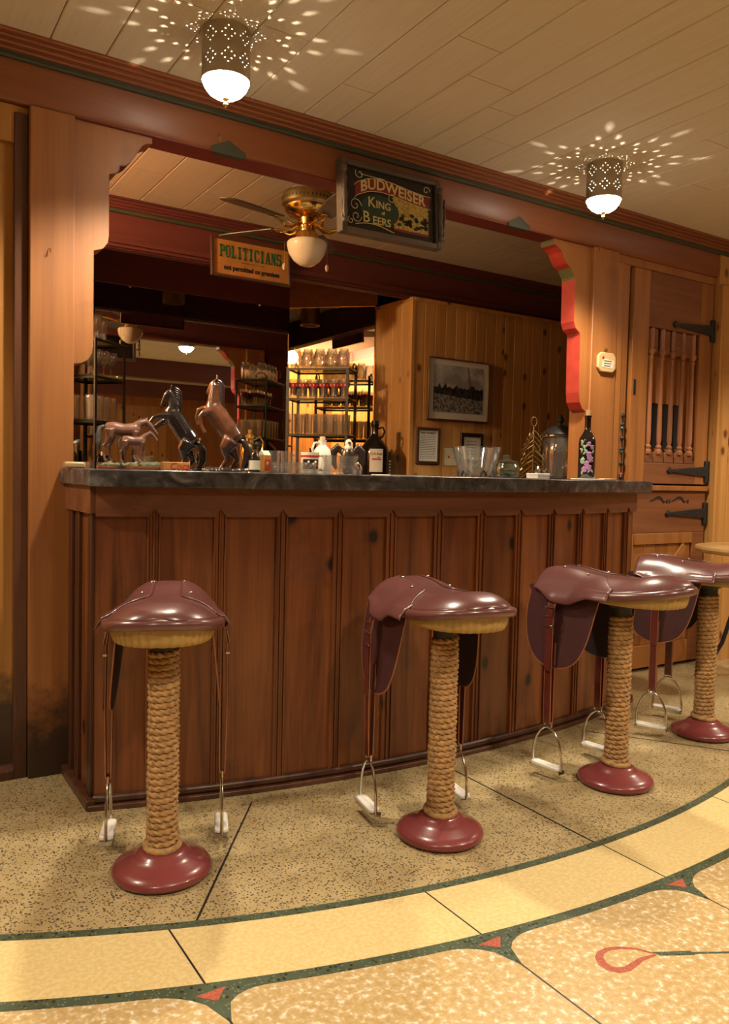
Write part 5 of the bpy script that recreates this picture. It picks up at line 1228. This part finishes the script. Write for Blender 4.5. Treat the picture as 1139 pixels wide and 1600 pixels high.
def fill(root, me, rows, z, label, group, extra=()):
    """rows: list of (row word, [(x, y, turn)...]) from left to right"""
    Mx = Matrix.Translation(root.location)@Matrix.Rotation(root.rotation_euler.z, 4, 'Z')
    for row, spots in rows:
        for k, (x, y, a) in enumerate(spots):
            lab = '%s, %s in its %s row' % (label, ORD[k] if k == 0 else ORD[k]+' from left', row)
            p = Mx@Vector((x, y, z+.0042))
            if extra:
                t = bpy.data.objects.new(me.name.split('.')[0], None); COL.objects.link(t); t.location = p; t.rotation_euler = (0, 0, root.rotation_euler.z+a)
                place('glass_body', me, t)
                for nm, e_ in extra: place(nm, e_, t)
                tag(t, lab, 'glass', group)
            else:
                o = place(me.name.split('.')[0], me, None, p, root.rotation_euler.z+a); tag(o, lab, 'glass', group)
def line(n, x0, dx, y, a=0.0): return [(x0+dx*k, y, a) for k in range(n)]
# right rack parallel to the corner mirror
r1 = rack('black iron glass rack with glass shelves before the corner mirror', 2.665, 4.755, radians(-45))
fill(r1, mm_, [('front', line(4, -.168, .084, -.062, 1.57)+[(.165, -.062, -.15)]), ('rear', line(4, -.126, .084, .052, 1.57))], .80, 'dimpled beer mug on the top shelf', 'beer mugs on the top shelf')
fill(r1, cg, [('front', line(6, -.178, .0715, -.075)), ('rear', line(5, -.14, .0715, .005))], .60, 'red banded cola glass on the second shelf', 'cola glasses on the second shelf', (('dark_inner', cfill), ('red_logo_band', clab), ('white_script', cscr)))
fill(r1, ft, [('front', line(6, -.180, .0665, -.084)), ('middle', line(6, -.160, .0665, -.008)), ('rear', line(6, -.180, .0665, .068))], .36, 'fluted tumbler on the lowest shelf', 'fluted tumblers on the lowest shelf')
r2 = rack('black iron glass rack half hidden behind the left bracket', 1.10, 4.60, radians(45), W2=.15)
fill(r2, wg, [('front', line(4, -.115, .077, -.055)), ('rear', line(4, -.115, .077, .045))], .60, 'wine glass behind the left bracket', 'wine glasses on the half hidden rack')
fill(r2, cg, [('only', line(3, -.115, .072, -.05))], .80, 'clear top shelf glass behind the bracket', 'small glasses on the half hidden rack')
fill(r2, ft, [('front', line(4, -.110, .070, -.07)), ('rear', line(4, -.110, .070, .03))], .36, 'rack tumbler behind the left bracket', 'tumblers on the half hidden rack')
fill(r2, ft, [('only', line(4, -.105, .070, -.05))], -.004, 'tumbler standing under the left rack', 'tumblers under the half hidden rack')
# can light in the alcove ceiling
cl_ = thing('can_light', 'unlit brass can light in the back bar ceiling', 'can light', (1.972, 4.711, ZC))
MB().lathe([(.078, 0), (.080, -.19), (.076, -.19), (.074, -.005)], 36, cap=False).build('can_body', 'brass_dull', cl_)
MB().lathe([(0, -.12), (.073, -.12)], 24, cap=False).build('can_baffle', 'dark_fitting', cl_)
# lamp at the left end behind the bar
bl_ = thing('bar_lamp', 'warm glass ceiling globe behind the bar, left of the opening', 'ceiling lamp', (-.34, 3.74, ZC))
MB().lathe([(0, 0), (.07, 0), (.065, -.02), (.05, -.03)], 24, cap=False).build('lamp_base', 'brass_dull', bl_)
MB().lathe([(.05, -.028), (.085, -.06), (.095, -.10), (.08, -.14), (.045, -.165), (0, -.172)], 28, cap=False).build('lamp_globe', 'bar_glow', bl_, sharp=80)

# ================================================================== ROUND TABLE by the door
tb = thing('round_table', 'round wooden table by the pine wall, black metal legs', 'table', (4.16, 2.50, 0))
MB().lathe([(0, .715), (.31, .715), (.325, .722), (.33, .735), (.325, .748), (.31, .752), (0, .752)], 56).build('table_top', 'table_wood', tb)
for k in range(4):
    a = radians(20+90*k)
    MB().tube([(.06*cos(a), .06*sin(a), .71), (.09*cos(a), .09*sin(a), .50), (.17*cos(a), .17*sin(a), .20), (.26*cos(a), .26*sin(a), .012)], .012, 8).build('leg', 'black_iron', tb)
MB().tube([(.11*cos(2*pi*i/24), .11*sin(2*pi*i/24), .42) for i in range(24)], .008, 8, closed=True).build('leg_ring', 'black_iron', tb)
vs_ = thing('bud_vase', 'small vase with pink flowers on the round table', 'vase', (4.245, 2.56, .752))
MB().lathe([(0, 0), (.026, 0), (.032, .03), (.020, .06), (.013, .075), (.016, .085), (0, .085)], 20).build('vase_body', 'clear_glass', vs_)
rz_ = random.Random(5)
for k in range(7):
    dx, dy, z = rz_.uniform(-.09, .05), rz_.uniform(-.05, .05), rz_.uniform(.10, .17)
    MB().tube([(0, 0, .03), (dx*.4, dy*.4, z*.7), (dx, dy, z)], .0015, 5).build('flower_stem', 'dark_green_paint', vs_)
    for q in range(5):
        a = 2*pi*q/5; MB().ell((dx+.010*cos(a), dy+.010*sin(a), z), .009, .009, .006, 7, 5).build('petal', 'pink_petal' if k % 3 else 'white_paper', vs_)
